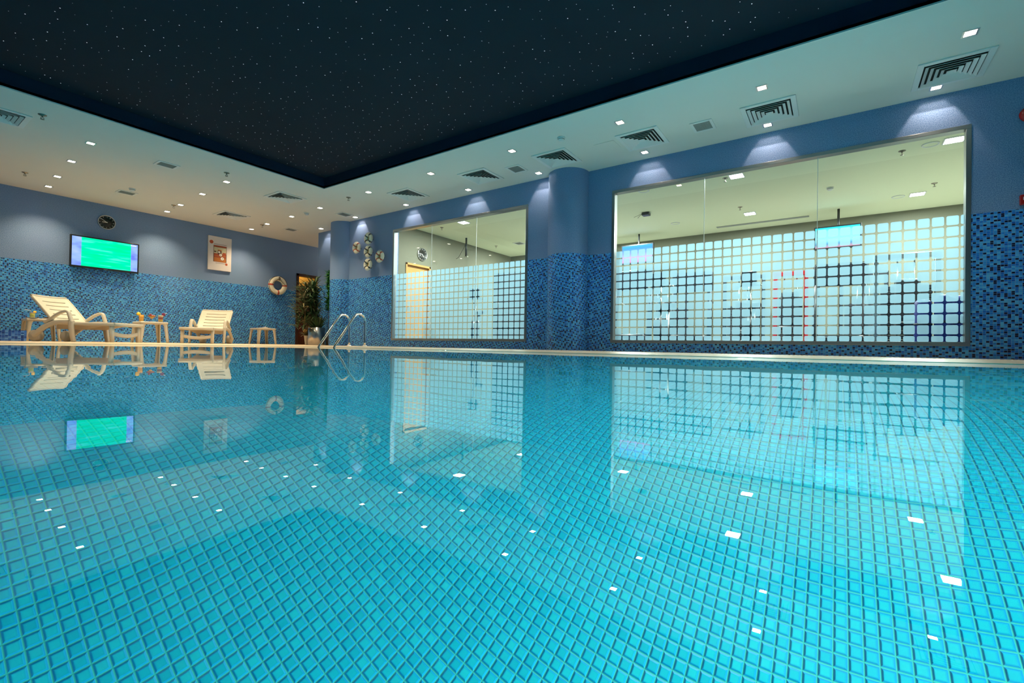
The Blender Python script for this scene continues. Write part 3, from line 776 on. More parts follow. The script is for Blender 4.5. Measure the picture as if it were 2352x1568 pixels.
# ------------------------------------------------------------------ loungers
def mk_lounger(label, loc, rz):
    t = thing('sun_lounger', label, 'sun lounger', loc, rz, 'cream sun loungers on the deck')
    W = .325
    # seat deck with slots, slightly dished
    def seat_fn(u, v, w): return (u, v, .352 - .012 * math.sin(PI * min(max(u / 1.05, 0), 1)) + .02 * (u / 1.05) - w)
    slots = [(.13 + k * .105, .145 + k * .105, -.20, .20) for k in range(8)]
    bm = B(); plate(bm, [-.04, -.02, .3, .6, .9, 1.06], [-W, -.28, .28, W], slots, .022, seat_fn); obj('seat', bm, 'plastic', t)
    bm = B()
    for s in (-1, 1): sweep(bm, [seat_fn(u, s * (W - .012), .03) for u in [-.03 + .12 * k for k in range(10)]], .022, .03, power=.6)
    sweep(bm, [(-.03, v, .318) for v in (-W + .01, -.1, .1, W - .01)], .022, .03, ref=(1, 0, 0), power=.6)
    obj('seat_rim', bm, 'plastic', t)
    bm = B()
    vs = [bm.verts.new(p) for p in ((.10, -.25, .325), (.10, .25, .325), (1.05, .25, .335), (1.05, -.25, .335), (.55, -.20, .225), (.55, .20, .225), (1.10, .20, .225), (1.10, -.20, .225))]
    for q in ((0, 1, 5, 4), (4, 5, 6, 7), (1, 2, 6, 5), (0, 4, 7, 3), (3, 7, 6, 2)): bm.faces.new([vs[i] for i in q])
    obj('under_tray', bm, 'plastic_dark', t)
    # raised back
    A = math.radians(48); px, pz = 1.02, .352
    def back_fn(u, v, w):
        a = A + .25 * (u - .35)
        crown = .018 * (1 - (v / W) ** 2)
        x = px + u * math.cos(A) - (w + crown) * -math.sin(a) * 0 + (w + crown) * math.sin(a)
        z = pz + u * math.sin(A) - (w + crown) * math.cos(a) + .05 * (u / .7) * (1 - u / .7)
        return (x, v, z)
    L = .635
    slots = [(.09 + k * .098, .106 + k * .098, -.215, .215) for k in range(5)]
    bm = B(); plate(bm, [0, .05, .2, .35, .5, .58, L], [-W, -.28, -.12, 0, .12, .28, W], slots, .026, back_fn)
    o = obj('backrest', bm, 'plastic', t); mod = o.modifiers.new('round', 'BEVEL'); mod.width = .008; mod.segments = 2; mod.limit_method = 'ANGLE'
    bm = B()
    for s in (-1, 1): sweep(bm, [back_fn(u, s * (W - .006), .018) for u in (.0, .1, .25, .4, .5, .595)], .020, .026, power=.7)
    sweep(bm, [back_fn(L - .01, v, .016) for v in (-W + .006, -.15, 0, .15, W - .006)], .022, .026, ref=(.7, 0, .7), power=.7)
    obj('back_rim', bm, 'plastic', t)
    for s in (-1, 1):
        y = s * (W + .022)
        bm = B(); sweep(bm, spline([(.66, y, .345), (.85, y, .35), (1.02, y, .325), (1.18, y, .25), (1.31, y, .145), (1.37, y, .10)], 6), .026, .040, power=.7, scales=[.8 + .35 * min(1, k / 18) for k in range(31)]); obj('side_frame', bm, 'plastic', t)
        bm = B(); sweep(bm, spline([(1.17, y, .335), (1.06, y, .40), (.95, y, .48), (.83, y, .535), (.765, y, .53), (.735, y, .465), (.70, y, .36)], 6), .032, .024, power=.6); obj('armrest', bm, 'plastic', t)
        bm = B(); sweep(bm, spline([(.705, y, .365), (.70, y, .26), (.68, y, .12), (.655, y, 0)], 5), .030, .044, power=.6, scales=[1.05 - .018 * k for k in range(16)]); obj('middle_leg', bm, 'plastic', t)
        bm = B(); sweep(bm, [(.04, s * .287, .335), (.035, s * .287, .15), (.025, s * .287, 0)], .032, .030, power=.55, scales=[1.05, 1, .92]); obj('foot_leg', bm, 'plastic', t)
        bm = B(); lathe(bm, [(0, -.055), (.092, -.055), (.10, -.045), (.10, .045), (.092, .055), (0, .055)], 28, (1.37, s * (W - .035), .10), axis='Y')
        wh = obj('wheel', bm, 'plastic', t)
        bm = B(); lathe(bm, [(0, -.003), (.022, -.003), (.022, .003), (0, .003)], 16, (1.37, s * (W + .023), .10), axis='Y'); obj('wheel_hub', bm, 'plastic_dark', wh)
    bm = B(); sweep(bm, spline([(.03, -.27, .155), (.02, -.13, .128), (.018, 0, .118), (.02, .13, .128), (.03, .27, .155)], 5), .016, .036, ref=(1, 0, 0), power=.6); obj('foot_crossbar', bm, 'plastic', t)
    return t
lg = mk_lounger('cream plastic sun lounger in front of the left end table, head to the left', (3.00, 10.70, Z0 + .001), math.radians(124.8))
dup(lg, (4.45, 11.50, Z0 + .001), math.radians(52), 'cream plastic sun lounger right of the drinks table, foot towards the pool')

# side tables
def mk_table(label, loc, group):
    t = thing('side_table', label, 'side table', loc, 0, group)
    s = .235; H = .425
    bm = B(); box(bm, -s, s, -s, s, H - .045, H, .018, seg=3); obj('table_top', bm, 'plastic', t)
    for sx in (-1, 1):
        for sy in (-1, 1):
            bm = B()
            for (dx, dy) in ((1, 0), (0, 1)):
                x0, y0 = sx * (s - .012), sy * (s - .012)
                def P(z, k):   # a flared L-shaped leg
                    fl = .028 * (1 - z / H); wd = .074 - .026 * (1 - z / H) + (.05 * max(0, (z - (H - .1)) / .1) ** 2)
                    return (x0 + sx * fl - (sx * wd * k if dx else 0), y0 + sy * fl - (sy * wd * k if dy else 0), z)
                zs = (0, .1, .2, .3, .34, .37, H - .02)
                for a, b in zip(zs, zs[1:]):
                    for th in (0, 1):
                        off = lambda p: (p[0] - (0 if dx else sx * .014 * th), p[1] - (0 if dy else sy * .014 * th), p[2])
                        quad(bm, [off(P(a, 0)), off(P(a, 1)), off(P(b, 1)), off(P(b, 0))], None, 0, True)
                    off1 = lambda p: (p[0] - (0 if dx else sx * .014), p[1] - (0 if dy else sy * .014), p[2])
                    for k in (0, 1): quad(bm, [P(a, k), off1(P(a, k)), off1(P(b, k)), P(b, k)])
                quad(bm, [P(0, 0), P(0, 1), off1(P(0, 1)), off1(P(0, 0))])
            bmesh.ops.remove_doubles(bm, verts=bm.verts[:], dist=1e-5)
            obj('leg', bm, 'plastic', t)
    return t
T1, T2, T3 = (2.20, 12.60), (3.60, 11.50), (6.45, 12.62)
copies(mk_table, [((*T2, Z0), 'cream side table holding three cocktails between the loungers'), ((*T1, Z0), 'cream side table behind the left lounger with a lime drink'),
                  ((*T3, Z0), 'cream side table under the large lifebuoy with a covered dish')], 'cream plastic side tables')
TZ = Z0 + .4255
# drinks
def tumbler(name, label, x, y, r0, r1, h, layers, group='cocktails and juices'):
    t = thing(name, label, 'drink', (x, y, TZ), 0, group)
    bm = B(); lathe(bm, [(r0, .0), (r1, h), (r1 - .002, h), (r0 - .002, .006), (0, .006)], 20); obj('glass_body', bm, 'drinkglass', t)
    for nm, mat, z0, z1 in layers:
        f = lambda z: r0 + (r1 - r0) * z / h - .003
        bm = B(); lathe(bm, [(0, z0), (f(z0), z0), (f(z1), z1), (0, z1)], 20); obj(nm, bm, mat, t)
    return t
t = tumbler('orange_juice_glass', 'glass of orange juice with an orange slice, left on the drinks table', 3.47, 11.575, .040, .047, .15, [('juice', 'juice', .006, .135)])
bm = B(); lathe(bm, [(0, -.006), (.034, -.006), (.034, .006), (0, .006)], 20, (-.05, -.01, .155), axis='Y'); obj('orange_slice', bm, 'fruit', t)
bm = B(); sweep(bm, [(.01, 0, .03), (-.02, 0, .17), (-.055, 0, .195)], .004, n=6); obj('drinking_straw', bm, 'straw', t)
t = thing('martini_glass', 'stemmed cocktail glass with amber drink and red fruit', 'drink', (3.61, 11.46, TZ), 0, 'cocktails and juices')
bm = B(); lathe(bm, [(0, 0), (.036, .001), (.034, .005), (.006, .012), (.005, .05), (.012, .058), (.078, .125), (.080, .128), (.077, .127), (.010, .062), (0, .060)], 24); obj('glass_body', bm, 'drinkglass', t)
bm = B(); lathe(bm, [(0, .061), (.009, .063), (.066, .116), (0, .116)], 24); obj('amber_drink', bm, 'juice', t)
bm = B(); lathe(bm, [(0, .117), (.072, .1165), (.060, .132), (.03, .142), (0, .144)], 20); lathe(bm, [(0, -.02), (.014, -.014), (.018, 0), (.014, .014), (0, .018)], 12, (-.03, -.02, .145)); obj('red_fruit', bm, 'fruitred', t)
t = tumbler('layered_cocktail', 'short layered cocktail, red over yellow with a purple orchid', 3.72, 11.335, .038, .046, .135, [('yellow_layer', 'fruit', .006, .05), ('red_layer', 'fruitred', .05, .095), ('foam_layer', 'foam', .095, .134)])
bm = B()
for k in range(5):
    a = 2 * PI * k / 5; lathe(bm, [(0, -.016), (.014, -.008), (.018, .004), (.01, .014), (0, .017)], 10, (.048 + .02 * math.cos(a), 0, .155 + .02 * math.sin(a)))
obj('orchid', bm, 'purple', t)
bm = B(); sweep(bm, [(0, 0, .1), (.06, 0, .165), (.105, -.01, .19)], .004, n=6); obj('drinking_straw', bm, 'straw', t)
# end table
t = tag(obj('saucer', (lambda b: (lathe(b, [(0, 0), (.05, 0), (.095, .012), (.098, .015), (.05, .006), (0, .006)], 28), b)[1])(B()), 'white', None, (2.055, 12.45, TZ)), 'white saucer under the lime drink on the end table', 'saucer')
TZ += .0065
t = tumbler('lime_drink', 'green lime drink with a yellow fruit slice on a saucer', 2.055, 12.45, .036, .042, .105, [('lime_juice', 'juicegreen', .006, .085), ('yellow_top', 'foam', .085, .10)])
TZ -= .0065
bm = B(); lathe(bm, [(0, -.005), (.024, -.005), (.024, .005), (0, .005)], 16, (.028, -.01, .115), axis='Y'); obj('fruit_slice', bm, 'fruit', t)
bm = B(); sweep(bm, [(.0, 0, .05), (-.035, -.03, .145), (-.12, -.05, .152)], .0045, n=6); obj('drinking_straw', bm, 'straw', t)
t = thing('snack_plate', 'dark snacks heaped on a low plate behind the lime drink', 'plate of snacks', (2.30, 12.58, TZ))
bm = B(); lathe(bm, [(0, 0), (.06, 0), (.105, .012), (.10, .014), (.06, .006), (0, .006)], 24); obj('plate', bm, 'white', t)
bm = B()
for k in range(26):
    a, q = rnd.uniform(0, 6.28), .075 * math.sqrt(rnd.random()); lathe(bm, [(0, -.012), (.014, -.005), (.015, .004), (0, .012)], 8, (q * math.cos(a), q * math.sin(a), .018 + rnd.uniform(0, .014)))
o = obj('snack_heap', bm, 'cookie', t); o['kind'] = 'stuff'
t = thing('covered_dish', 'flat silver dish with a small knobbed lid on the table under the lifebuoy', 'dish', (6.50, 12.60, TZ))
bm = B(); lathe(bm, [(0, 0), (.09, 0), (.15, .012), (.148, .015), (.09, .006), (0, .006)], 28); obj('dish', bm, 'steel', t)
bm = B(); lathe(bm, [(.085, .0075), (.07, .022), (.035, .03), (0, .032)], 24); lathe(bm, [(.006, .03), (.006, .042), (.012, .047), (.008, .056), (0, .058)], 12); obj('dish_lid', bm, 'white', t)

# low mosaic plinth at the left
bm = B(); plate(bm, [-1.4, 1.66], [10.42, 10.95], [], .17, lambda u, v, w: (u, v, .20 - w))
l = bm.loops.layers.uv.active
bmesh.ops.recalc_face_normals(bm, faces=bm.faces[:])
for f in bm.faces:
    n_ = f.normal
    for lp in f.loops:
        c = lp.vert.co
        lp[l].uv = (c.x, c.y) if abs(n_.z) > .5 else ((c.x, c.z) if abs(n_.y) > .5 else (c.y, c.z))
tag(obj('mosaic_plinth', bm, 'mosaic_low'), 'low plinth clad in mixed blue mosaic at the left edge', 'plinth')

# ------------------------------------------------------------------ pool ladder
t = thing('pool_ladder', 'stainless steel pool ladder with two arched handrails', 'pool ladder', (0, 0, 0))
for y in (8.27, 7.77):
    pts = [(6.0, y, Z0 + .006), (6.0, y, .30), (6.0, y, .50)] + [(5.865 + .135 * math.cos(a), y, .525 + .145 * math.sin(a)) for a in [math.radians(q) for q in range(5, 131, 9)]]
    pts += [(5.705, y, .555), (5.50, y, .275), (5.36, y, .085), (5.31, y, .01), (5.285, y, -.12), (5.28, y, -.75)]
    bm = B(); sweep(bm, spline(pts, 3), .0205, ref=(0, 1, 0), n=14); r_ = obj('handrail', bm, 'steel', t)
    bm = B(); lathe(bm, [(.022, .030), (.03, .026), (.052, .010), (.052, .0045), (.0, .0045)], 20, (6.0, y, Z0)); obj('floor_flange', bm, 'brushed', r_)
for z in (-.25, -.5):
    bm = B(); box(bm, 5.24, 5.32, 7.785, 8.255, z - .015, z + .015, .008); obj('tread', bm, 'brushed', t)

# ------------------------------------------------------------------ planting by the door
t = thing('potted_palm', 'tall dark bushy palm in a brushed steel cylinder planter', 'potted plant', (6.74, 10.60, Z0 + .001))
bm = B(); lathe(bm, [(0, 0), (.19, 0), (.195, .004), (.195, .43), (.186, .435), (.183, .40), (0, .40)], 48); obj('steel_planter', bm, 'brushed', t)
bm = B(); lathe(bm, [(0, .402), (.182, .402)], 24); obj('soil', bm, 'soil', t)
FREE = [None]
def blade(bm, base, az, el, ln, wd, droop, mi=0):
    for trial in range(14):
        pts = []; p = Vector(base); e = el; s = 7
        for k in range(s + 1):
            pts.append(p.copy()); p = p + Vector((math.cos(az) * math.cos(e), math.sin(az) * math.cos(e), math.sin(e))) * (ln / s); e -= droop / s
        if FREE[0] is None or all(FREE[0](q) for q in pts): break
        az += rnd.uniform(.6, 2.5)
    else: return
    sd = Vector((-math.sin(az), math.cos(az), 0)); prev = None
    for k, q in enumerate(pts):
        w_ = wd * (math.sin(PI * (k / s) ** .7 * .98 + .02) * .9 + .06) if k < s else .001
        cur = (bm.verts.new(q - sd * w_), bm.verts.new(q + Vector((0, 0, w_ * .35))), bm.verts.new(q + sd * w_))
        if prev:
            for i in (0, 1):
                f = bm.faces.new((prev[i], prev[i + 1], cur[i + 1], cur[i])); f.smooth = True; f.material_index = mi
        prev = cur
def palm_room(q):
    x, y = q.x + 6.74, q.y + 10.60
    return x < 7.14 and math.hypot(x - 7.02, y - 9.90) > .40 and math.hypot(x - 6.94, y - 10.41) > .15 and math.hypot(x - 6.84, y - 11.17) > (.16 if q.z < .6 else 0)
FREE[0] = palm_room
bmS = B(); bmL = B(); bmD = B()
for k in range(15):
    a = rnd.uniform(0, 6.28); q = .13 * math.sqrt(rnd.random()); x, y = q * math.cos(a), q * math.sin(a)
    h = (1.55, .75, 1.0, 1.3, .9, 1.45, 1.1, 1.2, .8, 1.35, 1.05, 1.5, 1.2, .95, 1.4)[k]
    tx, ty = x * 1.6 - .13 + rnd.uniform(-.12, .08), y * 1.5 + .08 + rnd.uniform(-.10, .12)
    sweep(bmS, spline([(x, y, .40), ((x + tx) / 2 + .01, (y + ty) / 2, .4 + (h - .4) * .5), (tx, ty, h)], 4), .011, n=7)
    for c in range(36):
        zz = h - .46 * (c / 36) ** 1.3
        blade(bmD if rnd.random() < .25 else bmL, (tx, ty, zz), rnd.uniform(0, 6.28), rnd.uniform(.15, 1.35), rnd.uniform(.28, .50), rnd.uniform(.014, .024), rnd.uniform(.5, 1.5))
for c in range(130):
    a = rnd.uniform(0, 6.28); blade(bmL, (.10 * math.cos(a), .10 * math.sin(a), .41), a + rnd.uniform(-.6, .6), rnd.uniform(.7, 1.5), rnd.uniform(.25, .5), rnd.uniform(.010, .016), rnd.uniform(.4, 1.2))
obj('stems', bmS, 'stem', t)
o = obj('palm_leaves', bmL, 'leaf', t); o['kind'] = 'stuff'
o = obj('dry_palm_leaves', bmD, 'leafdry', t); o['kind'] = 'stuff'; o['label'] = 'olive brown drying leaves'
FREE[0] = lambda q: q.x + 6.94 < 7.12 and math.hypot(q.x - .08, q.y + 10.41 - 9.90) > .39
t = thing('tall_foliage_plant', 'upright bright green leafy plant between the palm and the small column', 'potted plant', (6.94, 10.41, Z0 + .001))
bm = B(); lathe(bm, [(0, 0), (.055, 0), (.074, .22), (.068, .22), (0, .20)], 24); obj('plastic_pot', bm, 'dark', t)
bm = B(); sweep(bm, [(0, 0, .2), (.01, 0, .9), (0, .01, 1.75)], .012, n=8); obj('stem', bm, 'stem', t)
bm = B()
for c in range(230):
    z = rnd.uniform(.85, 1.78); blade(bm, (rnd.uniform(-.03, .03), rnd.uniform(-.03, .03), z), rnd.uniform(0, 6.28), rnd.uniform(.1, 1.3), rnd.uniform(.10, .18), rnd.uniform(.02, .036), rnd.uniform(.3, 1.4))
o = obj('green_leaves', bm, 'leaf2', t); o['kind'] = 'stuff'
FREE[0] = lambda q: q.x + 6.84 < 7.15
t = thing('flower_pot', 'small ribbed cream flower pot left of the steel planter', 'flower pot', (6.84, 11.17, Z0 + .001))
bm = B(); pf = [(0, 0), (.048, 0)]
for k in range(6): pf += [(.050 + .0035 * k, .02 + .03 * k), (.053 + .0035 * k, .028 + .03 * k), (.050 + .0035 * k, .038 + .03 * k)]
pf += [(.074, .215), (.080, .225), (.080, .245), (.070, .245), (.066, .22), (0, .21)]
lathe(bm, pf, 28); obj('ribbed_pot', bm, 'plastic', t)
bm = B()
for c in range(34): blade(bm, (rnd.uniform(-.03, .03), rnd.uniform(-.03, .03), .21), rnd.uniform(0, 6.28), rnd.uniform(.5, 1.5), rnd.uniform(.14, .32), rnd.uniform(.016, .028), rnd.uniform(.5, 1.3))
o = obj('flower_leaves', bm, 'leafdry', t); o['kind'] = 'stuff'
bm = B()
for c in range(9):
    a = rnd.uniform(0, 6.28); q = rnd.uniform(.03, .13); lathe(bm, [(0, -.02), (.022, -.008), (.030, .008), (.014, .02), (0, .02)], 8, (q * math.cos(a), q * math.sin(a), rnd.uniform(.32, .46)))
o = obj('orange_blossoms', bm, 'petal', t)

# ------------------------------------------------------------------ gym furniture
def gym_tv(label, y, zc, mat, wd, ht):
    t = tv('hanging_television', label, (11.5, y, zc), -PI / 2, wd, ht, mat, 'hanging gym televisions')
    bm = B(); sweep(bm, [(.02, .07, 0), (.02, .07, ZC - .006 - zc)], .022, n=10); obj('ceiling_pole', bm, 'black', t)
    bm = B(); box(bm, -.12, .16, .05, .075, -.12, .12, .004); obj('mounting_plate', bm, 'black', t)
    return t
g1 = gym_tv('hanging gym television with blue news picture at the left', 4.17, 2.48, 'tv_news', .84, .50)
g2 = gym_tv('hanging gym television with pale blue picture right of the middle', 0.0, 2.41, 'tv_sky', .80, .48)
t = thing('empty_screen_mount', 'bare black ceiling pole with dangling cable behind the smaller window', 'ceiling mount', (9.62, 8.25, ZC - .006))
bm = B(); sweep(bm, [(0, 0, 0), (0, 0, -.50)], .026, n=12); obj('ceiling_pole', bm, 'black', t)
bm = B(); box(bm, -.02, .02, -.06, .06, -.53, -.49, .003); obj('screen_bracket', bm, 'steel', t)
bm = B(); sweep(bm, spline([(.0, .03, -.18), (-.06, .05, -.3), (-.08, .12, -.42), (-.08, .20, -.52), (-.08, .28, -.55)], 5), .006, n=6); obj('dangling_cable', bm, 'black', t)

def mk_treadmill(label, loc, rz):
    t = thing('treadmill', label, 'treadmill', loc, rz, 'treadmills facing the pool')
    bm = B(); box(bm, -.40, .40, -.95, .75, .05, .19, .03); obj('running_deck', bm, 'darkmetal', t)
    bm = B(); box(bm, -.26, .26, -.93, .60, .19, .198); obj('running_belt', bm, 'dark', t)
    for s in (-1, 1):
        bm = B(); sweep(bm, [(s * .37, .70, .06), (s * .36, .60, .75), (s * .34, .52, 1.30)], .045, .055, ref=(1, 0, 0), power=.7); obj('upright', bm, 'darkmetal', t)
        bm = B(); sweep(bm, spline([(s * .34, .54, 1.05), (s * .35, .30, 1.02), (s * .35, .05, .98)], 4), .022, ref=(1, 0, 0), n=8); obj('handrail', bm, 'brushed', t)
    bm = B(); box(bm, -.40, .40, .46, .58, 1.22, 1.62, .03); obj('console', bm, 'black', t)
    bm = B(); quad(bm, [(-.2, .458, 1.34), (.2, .458, 1.34), (.2, .458, 1.55), (-.2, .458, 1.55)]); obj('console_screen', bm, 'bluepad', t)
    bm = B(); box(bm, -.36, .36, .60, .90, .05, .34, .06); obj('motor_cover', bm, 'black', t)
    return t
tm = mk_treadmill('dark treadmill left of the first mullion of the large window', (9.6, 3.35, Z0), PI / 2)
dup(tm, (10.4, 2.42, Z0), PI / 2, 'tall dark treadmill under the first mullion of the large window')
dup(tm, (10.6, -.05, Z0), PI / 2, 'dark treadmill under the pale blue gym television')
def mk_bike(label, loc, rz):
    t = thing('exercise_bike', label, 'exercise bike', loc, rz, 'exercise bikes')
    bm = B(); box(bm, -.28, .28, -.55, -.47, 0, .06, .01); box(bm, -.28, .28, .45, .53, 0, .06, .01); box(bm, -.05, .05, -.5, .5, .05, .12, .01); obj('base_frame', bm, 'darkmetal', t)
    bm = B(); lathe(bm, [(0, -.06), (.24, -.06), (.26, -.03), (.26, .03), (.24, .06), (0, .06)], 28, (0, .22, .42), axis='X'); obj('flywheel_cover', bm, 'black', t)
    bm = B(); sweep(bm, [(0, -.1, .1), (0, -.26, .85)], .04, n=10); obj('seat_post', bm, 'brushed', t)
    bm = B(); box(bm, -.12, .12, -.42, -.12, .85, .93, .03); obj('saddle', bm, 'padblack', t)
    bm = B(); sweep(bm, [(0, .22, .5), (0, .32, 1.15)], .04, n=10); sweep(bm, spline([(-.22, .05, 1.16), (-.2, .28, 1.18), (0, .34, 1.16), (.2, .28, 1.18), (.22, .05, 1.16)], 4), .016, ref=(0, 0, 1), n=8); obj('handlebar', bm, 'steel', t)
    bm = B(); box(bm, -.12, .12, .30, .36, 1.16, 1.42, .015); obj('console', bm, 'black', t)
    return t
bk = mk_bike('exercise bike at the left corner of the large window', (8.7, 2.62, Z0), PI / 2)
dup(bk, (9.3, 1.25, Z0), PI / 2, 'exercise bike with chrome bar at the middle of the large window')
def mk_station(label, loc, rz, w_, h_, frame):
    t = thing('weight_station', label, 'weight machine', loc, rz, 'weight machines')
    for s in (-1, 1):
        bm = B(); box(bm, s * w_ / 2 - .035, s * w_ / 2 + .035, -.04, .04, 0, h_, .008); obj('frame_post', bm, frame, t)
    bm = B(); box(bm, -w_ / 2 - .03, w_ / 2 + .03, -.05, .05, h_ - .07, h_ + .01, .008); box(bm, -w_ / 2 - .03, w_ / 2 + .03, -.25, .25, 0, .06, .008); obj('cross_beam', bm, frame, t)
    bm = B()
    for k in range(14): box(bm, -w_ / 2 + .06, w_ / 2 - .06, -.07, .07, .12 + k * .068, .18 + k * .068, .006)
    obj('weight_stack', bm, 'dark', t)
    for s in (-.1, .1):
        bm = B(); sweep(bm, [(s, 0, .06), (s, 0, h_ - .05)], .011, n=8); obj('guide_rod', bm, 'steel', t)
    bm = B(); box(bm, -.16, .16, -.62, -.20, .42, .50, .03); box(bm, -.05, .05, -.45, -.35, .05, .43); obj('padded_seat', bm, 'padblack', t)
    bm = B(); box(bm, -.15, .15, -.22, -.14, .55, 1.15, .03); obj('back_pad', bm, 'padblack', t)
    return t
st = mk_station('weight machine with dark red frame right of the middle of the large window', (10.3, .72, Z0), -PI / 2, .5, 1.55, 'red')
mk_station('chrome weight machine near the right end of the large window', (9.2, -.86, Z0), -PI / 2, .72, 1.55, 'brushed')
mk_station('tall black weight machine behind the treadmills left of mid window', (11.8, 1.75, Z0), -PI / 2, .8, 1.75, 'black')
mk_station('black weight machine in the shadow behind the left hanging television', (11.75, 3.35, Z0), -PI / 2, .7, 1.7, 'black')
mk_station('black weight machine behind the dark treadmill right of mid window', (12.05, -.45, Z0), -PI / 2, .75, 1.7, 'black')
t = thing('storage_cabinet', 'tall black cabinet behind the right part of the smaller window', 'cabinet', (10.1, 7.18, Z0), 0)
bm = B(); box(bm, -.02, .5, -.46, .46, .04, 2.02, .006); box(bm, 0, .48, -.44, .44, 0, .04); obj('cabinet_body', bm, 'black', t)
for s_ in (-1, 1):
    bm = B(); box(bm, -.042, -.021, min(s_ * .005, s_ * .45), max(s_ * .005, s_ * .45), .06, 2.0, .003); dr = obj('cabinet_door', bm, 'darkmetal', t)
    bm = B(); sweep(bm, [(-.045, s_ * .04, .95), (-.065, s_ * .04, .97), (-.065, s_ * .04, 1.13), (-.045, s_ * .04, 1.15)], .006, n=8); obj('door_handle', bm, 'steel', dr)
dup(bk, (8.9, 7.25, Z0), PI / 2 + .5, 'exercise bike behind the middle of the smaller window')
t = thing('weight_bench', 'low black weight bench behind the smaller window near its right end', 'weight bench', (8.3, 5.75, Z0), .3)
bm = B(); box(bm, -.14, .14, -.6, .35, .40, .48, .03); obj('bench_pad', bm, 'padblack', t)
bm = B(); box(bm, -.14, .14, .30, .38, .45, 1.0, .03); obj('back_pad', bm, 'padblack', t)
for y in (-.5, .3):
    bm = B(); box(bm, -.2, .2, y - .03, y + .03, 0, .06, .006); box(bm, -.03, .03, y - .03, y + .03, .05, .41); obj('leg', bm, 'darkmetal', t)
def mk_mat(label, loc, h):
    t = thing('rolled_mat', label, 'rolled mat', loc, 0, 'blue rolled mats by the window')
    bm = B(); r = .083; lathe(bm, [(0, 0), (r * .95, 0), (r, .01), (r, h - .07), (r * .94, h - .035), (r * .75, h - .012), (r * .45, h - .002), (0, h)], 32); obj('mat_roll', bm, 'matblue', t)
    bm = B(); lathe(bm, [(r + .001, h * .55), (r + .003, h * .55), (r + .003, h * .55 + .025), (r + .001, h * .55 + .025)], 32); obj('mat_strap', bm, 'navyband', t)
    return t
m0 = mk_mat('blue rolled mat on end, leftmost of the group at the window corner', (7.48, -.86, Z0 + .001), .70)
dup(m0, (7.46, -1.04, Z0 + .001), label='blue rolled mat on end, tallest in the middle of the group').scale = (1.0, 1.0, 1.07)
dup(m0, (7.48, -1.22, Z0 + .001), label='blue rolled mat on end, half hidden by the right window frame').scale = (1.0, 1.0, 1.05)
dup(m0, (7.66, -1.12, Z0 + .001), label='blue rolled mat on end, behind the front three').scale = (1.0, 1.0, 1.06)

# ------------------------------------------------------------------ added underwater lamps, unseen, to brighten pool and soffit
def mk_added_poollamp(label, loc, rz, group):
    t = thing('added_underwater_lamp', label, 'added pool light', loc, rz, group)
    bm = B(); lathe(bm, [(.085, 0), (.115, 0), (.115, -.012), (.085, -.02)], 28, axis='Y'); obj('added_lamp_rim', bm, 'steel', t)
    bm = B(); lathe(bm, [(0, -.001), (.085, -.001), (.085, -.010), (.05, -.018), (0, -.02)], 28, axis='Y'); obj('lamp_lens', bm, 'added_poollens', t)
    return t
PL = [((.9, PY0, -.42), PI, 'added underwater lamp in the near pool wall, first'), ((3.6, PY0, -.42), PI, 'added underwater lamp in the near pool wall, second'),
      ((PX1, .8, -.42), -PI / 2, 'added underwater lamp under the coping below the large window'), ((PX1, 5.2, -.42), -PI / 2, 'added underwater lamp under the coping below the smaller window'),
      ((PX0, 4.2, -.42), PI / 2, 'added underwater lamp in the left pool wall, nearer one'), ((PX0, 8.2, -.42), PI / 2, 'added underwater lamp in the left pool wall, farther one'),
      ((2.6, PY1, -.42), 0, 'added underwater lamp in the far pool wall below the television'), ((5.0, PY1, -.42), 0, 'added underwater lamp in the far pool wall below the picture')]
first = None
for loc, rz, lab in PL:
    if first is None: first = mk_added_poollamp(lab, loc, rz, 'added underwater pool lamps')
    else: dup(first, loc, rz, lab)

# ------------------------------------------------------------------ light
def lamp(kind, name, loc, power, col, rot=(0, 0, 0), **k):
    d = bpy.data.lights.new(name, kind); d.energy = power; d.color = col
    for a, b in k.items(): setattr(d, a, b)
    o = bpy.data.objects.new(name, d); COL.objects.link(o); o.location = loc; o.rotation_euler = rot; return o
WARM = (1, .74, .44)
KD, KW, KP, KG = 125, 9, 54, 165
for i, ((x, y), l) in enumerate(spots_deck):
    lamp('SPOT', 'downlight_beam', (x, y, ZC - .02), KD if y > 8.2 else KD * .36, WARM if y > 8.2 else (1, .84, .66), spot_size=math.radians(112), spot_blend=.85, shadow_soft_size=.03)
def square_beam(o):
    # the recessed square housing cuts the beam: bright core with straight flanks, faint spill around it
    d = o.data; d.use_nodes = True; nt = d.node_tree; g = NG(nt); em = nt.nodes.get('Emission')
    tc = g.n('ShaderNodeTexCoord'); sp = g.n('ShaderNodeSeparateXYZ'); nt.links.new(tc.outputs['Normal'], sp.inputs[0])
    ab = lambda v: g.math('ABSOLUTE', v)
    z = g.math('MAXIMUM', ab(sp.outputs[2]), .001); u = g.math('DIVIDE', ab(sp.outputs[0]), z); v = g.math('DIVIDE', ab(sp.outputs[1]), z)
    flank = g.math('SUBTRACT', g.math('MULTIPLY_ADD', u, .42, .62), v)
    core = g.math('MULTIPLY', g.smooth(flank, -.04, .10), g.smooth(g.math('SUBTRACT', 1.5, u), -.02, .12))
    spill = g.math('MULTIPLY', g.smooth(g.math('SUBTRACT', g.math('MULTIPLY_ADD', u, .30, .75), v), -.2, .35), g.smooth(g.math('SUBTRACT', 5.0, u), 0, 2.5))
    nt.links.new(g.math('ADD', core, g.math('MULTIPLY', spill, .34)), em.inputs[1])
for (x, y), l in spots_wall:
    square_beam(lamp('SPOT', 'wall_washer_beam', (x, y, ZC - .012), KW, (1, .76, .60), spot_size=math.radians(166), spot_blend=.05, shadow_soft_size=.010))
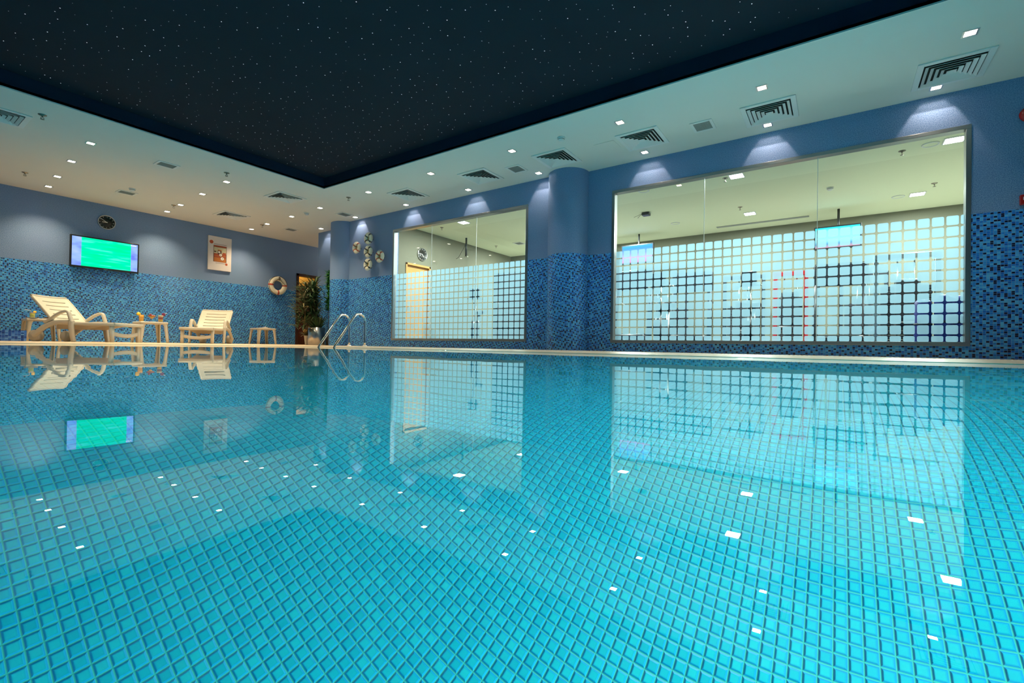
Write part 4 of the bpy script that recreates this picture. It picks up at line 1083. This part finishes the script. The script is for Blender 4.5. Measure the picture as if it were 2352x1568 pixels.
for (loc, rz, l), share in zip(PL, (1.75, 1.75, 1.75, .9, .5, .15, .12, .16)):  # beams of the added underwater lamps, strongest near the camera
    d = Vector((math.sin(rz), -math.cos(rz), 0)); p = Vector(loc) + d * .06
    lamp('AREA', 'added_pool_lamp_beam', p, KP * share, (.46, 1, .84), (PI / 2 - .30, 0, rz + PI), shape='DISK', size=.15)
for (x, y) in [g[0] for g in GL] + [(8.45, 4.2), (11.1, 4.3), (11.1, 7.3), (9.8, -3.4)]:  # the positions listed by hand are added lights that have no fixture
    lamp('AREA', 'gym_beam', (x, y, ZC - .03), KG, (.90, 1, .93), shape='SQUARE', size=.2)
lamp('POINT', 'lobby_lamp', (8.1, YB + .45, 2.35), 14, (1, .7, .3), shadow_soft_size=.06)
lamp('POINT', 'added_corridor_light', (8.9, 12.2, 2.7), 10, (1, .8, .55), shadow_soft_size=.06)  # added unseen light in the corridor, no fixture

wd = bpy.data.worlds.new('World'); scene.world = wd; wd.use_nodes = True
bg = wd.node_tree.nodes.get('Background'); bg.inputs[0].default_value = (.02, .03, .05, 1); bg.inputs[1].default_value = .2

# ------------------------------------------------------------------ camera
cam = bpy.data.cameras.new('camera'); co = bpy.data.objects.new('camera', cam); COL.objects.link(co)
F_PX = 1071.4; pitch, roll, yaw = (math.radians(a) for a in (.615, .963, 34.802))
Fv = Vector((math.cos(yaw) * math.cos(pitch), math.sin(yaw) * math.cos(pitch), math.sin(pitch)))
R0 = Vector((math.sin(yaw), -math.cos(yaw), 0)); U0 = R0.cross(Fv)
Rv = R0 * math.cos(roll) + U0 * math.sin(roll); Uv = U0 * math.cos(roll) - R0 * math.sin(roll)
co.matrix_world = Matrix(((Rv.x, Uv.x, -Fv.x, 0), (Rv.y, Uv.y, -Fv.y, 0), (Rv.z, Uv.z, -Fv.z, .0778), (0, 0, 0, 1)))
cam.sensor_width = 36; cam.lens = F_PX * 36 / 2352; cam.clip_start = .01; cam.clip_end = 100
scene.camera = co

vs = scene.view_settings
vs.view_transform = 'Standard'; vs.look = 'None'; vs.exposure = 0; vs.gamma = 1; vs.use_curve_mapping = False
cy = scene.cycles
cy.use_denoising = True; cy.max_bounces = 10; cy.diffuse_bounces = 5; cy.glossy_bounces = 4; cy.transmission_bounces = 8; cy.transparent_max_bounces = 12
cy.sample_clamp_indirect = 3; cy.sample_clamp_direct = 0; cy.blur_glossy = .3
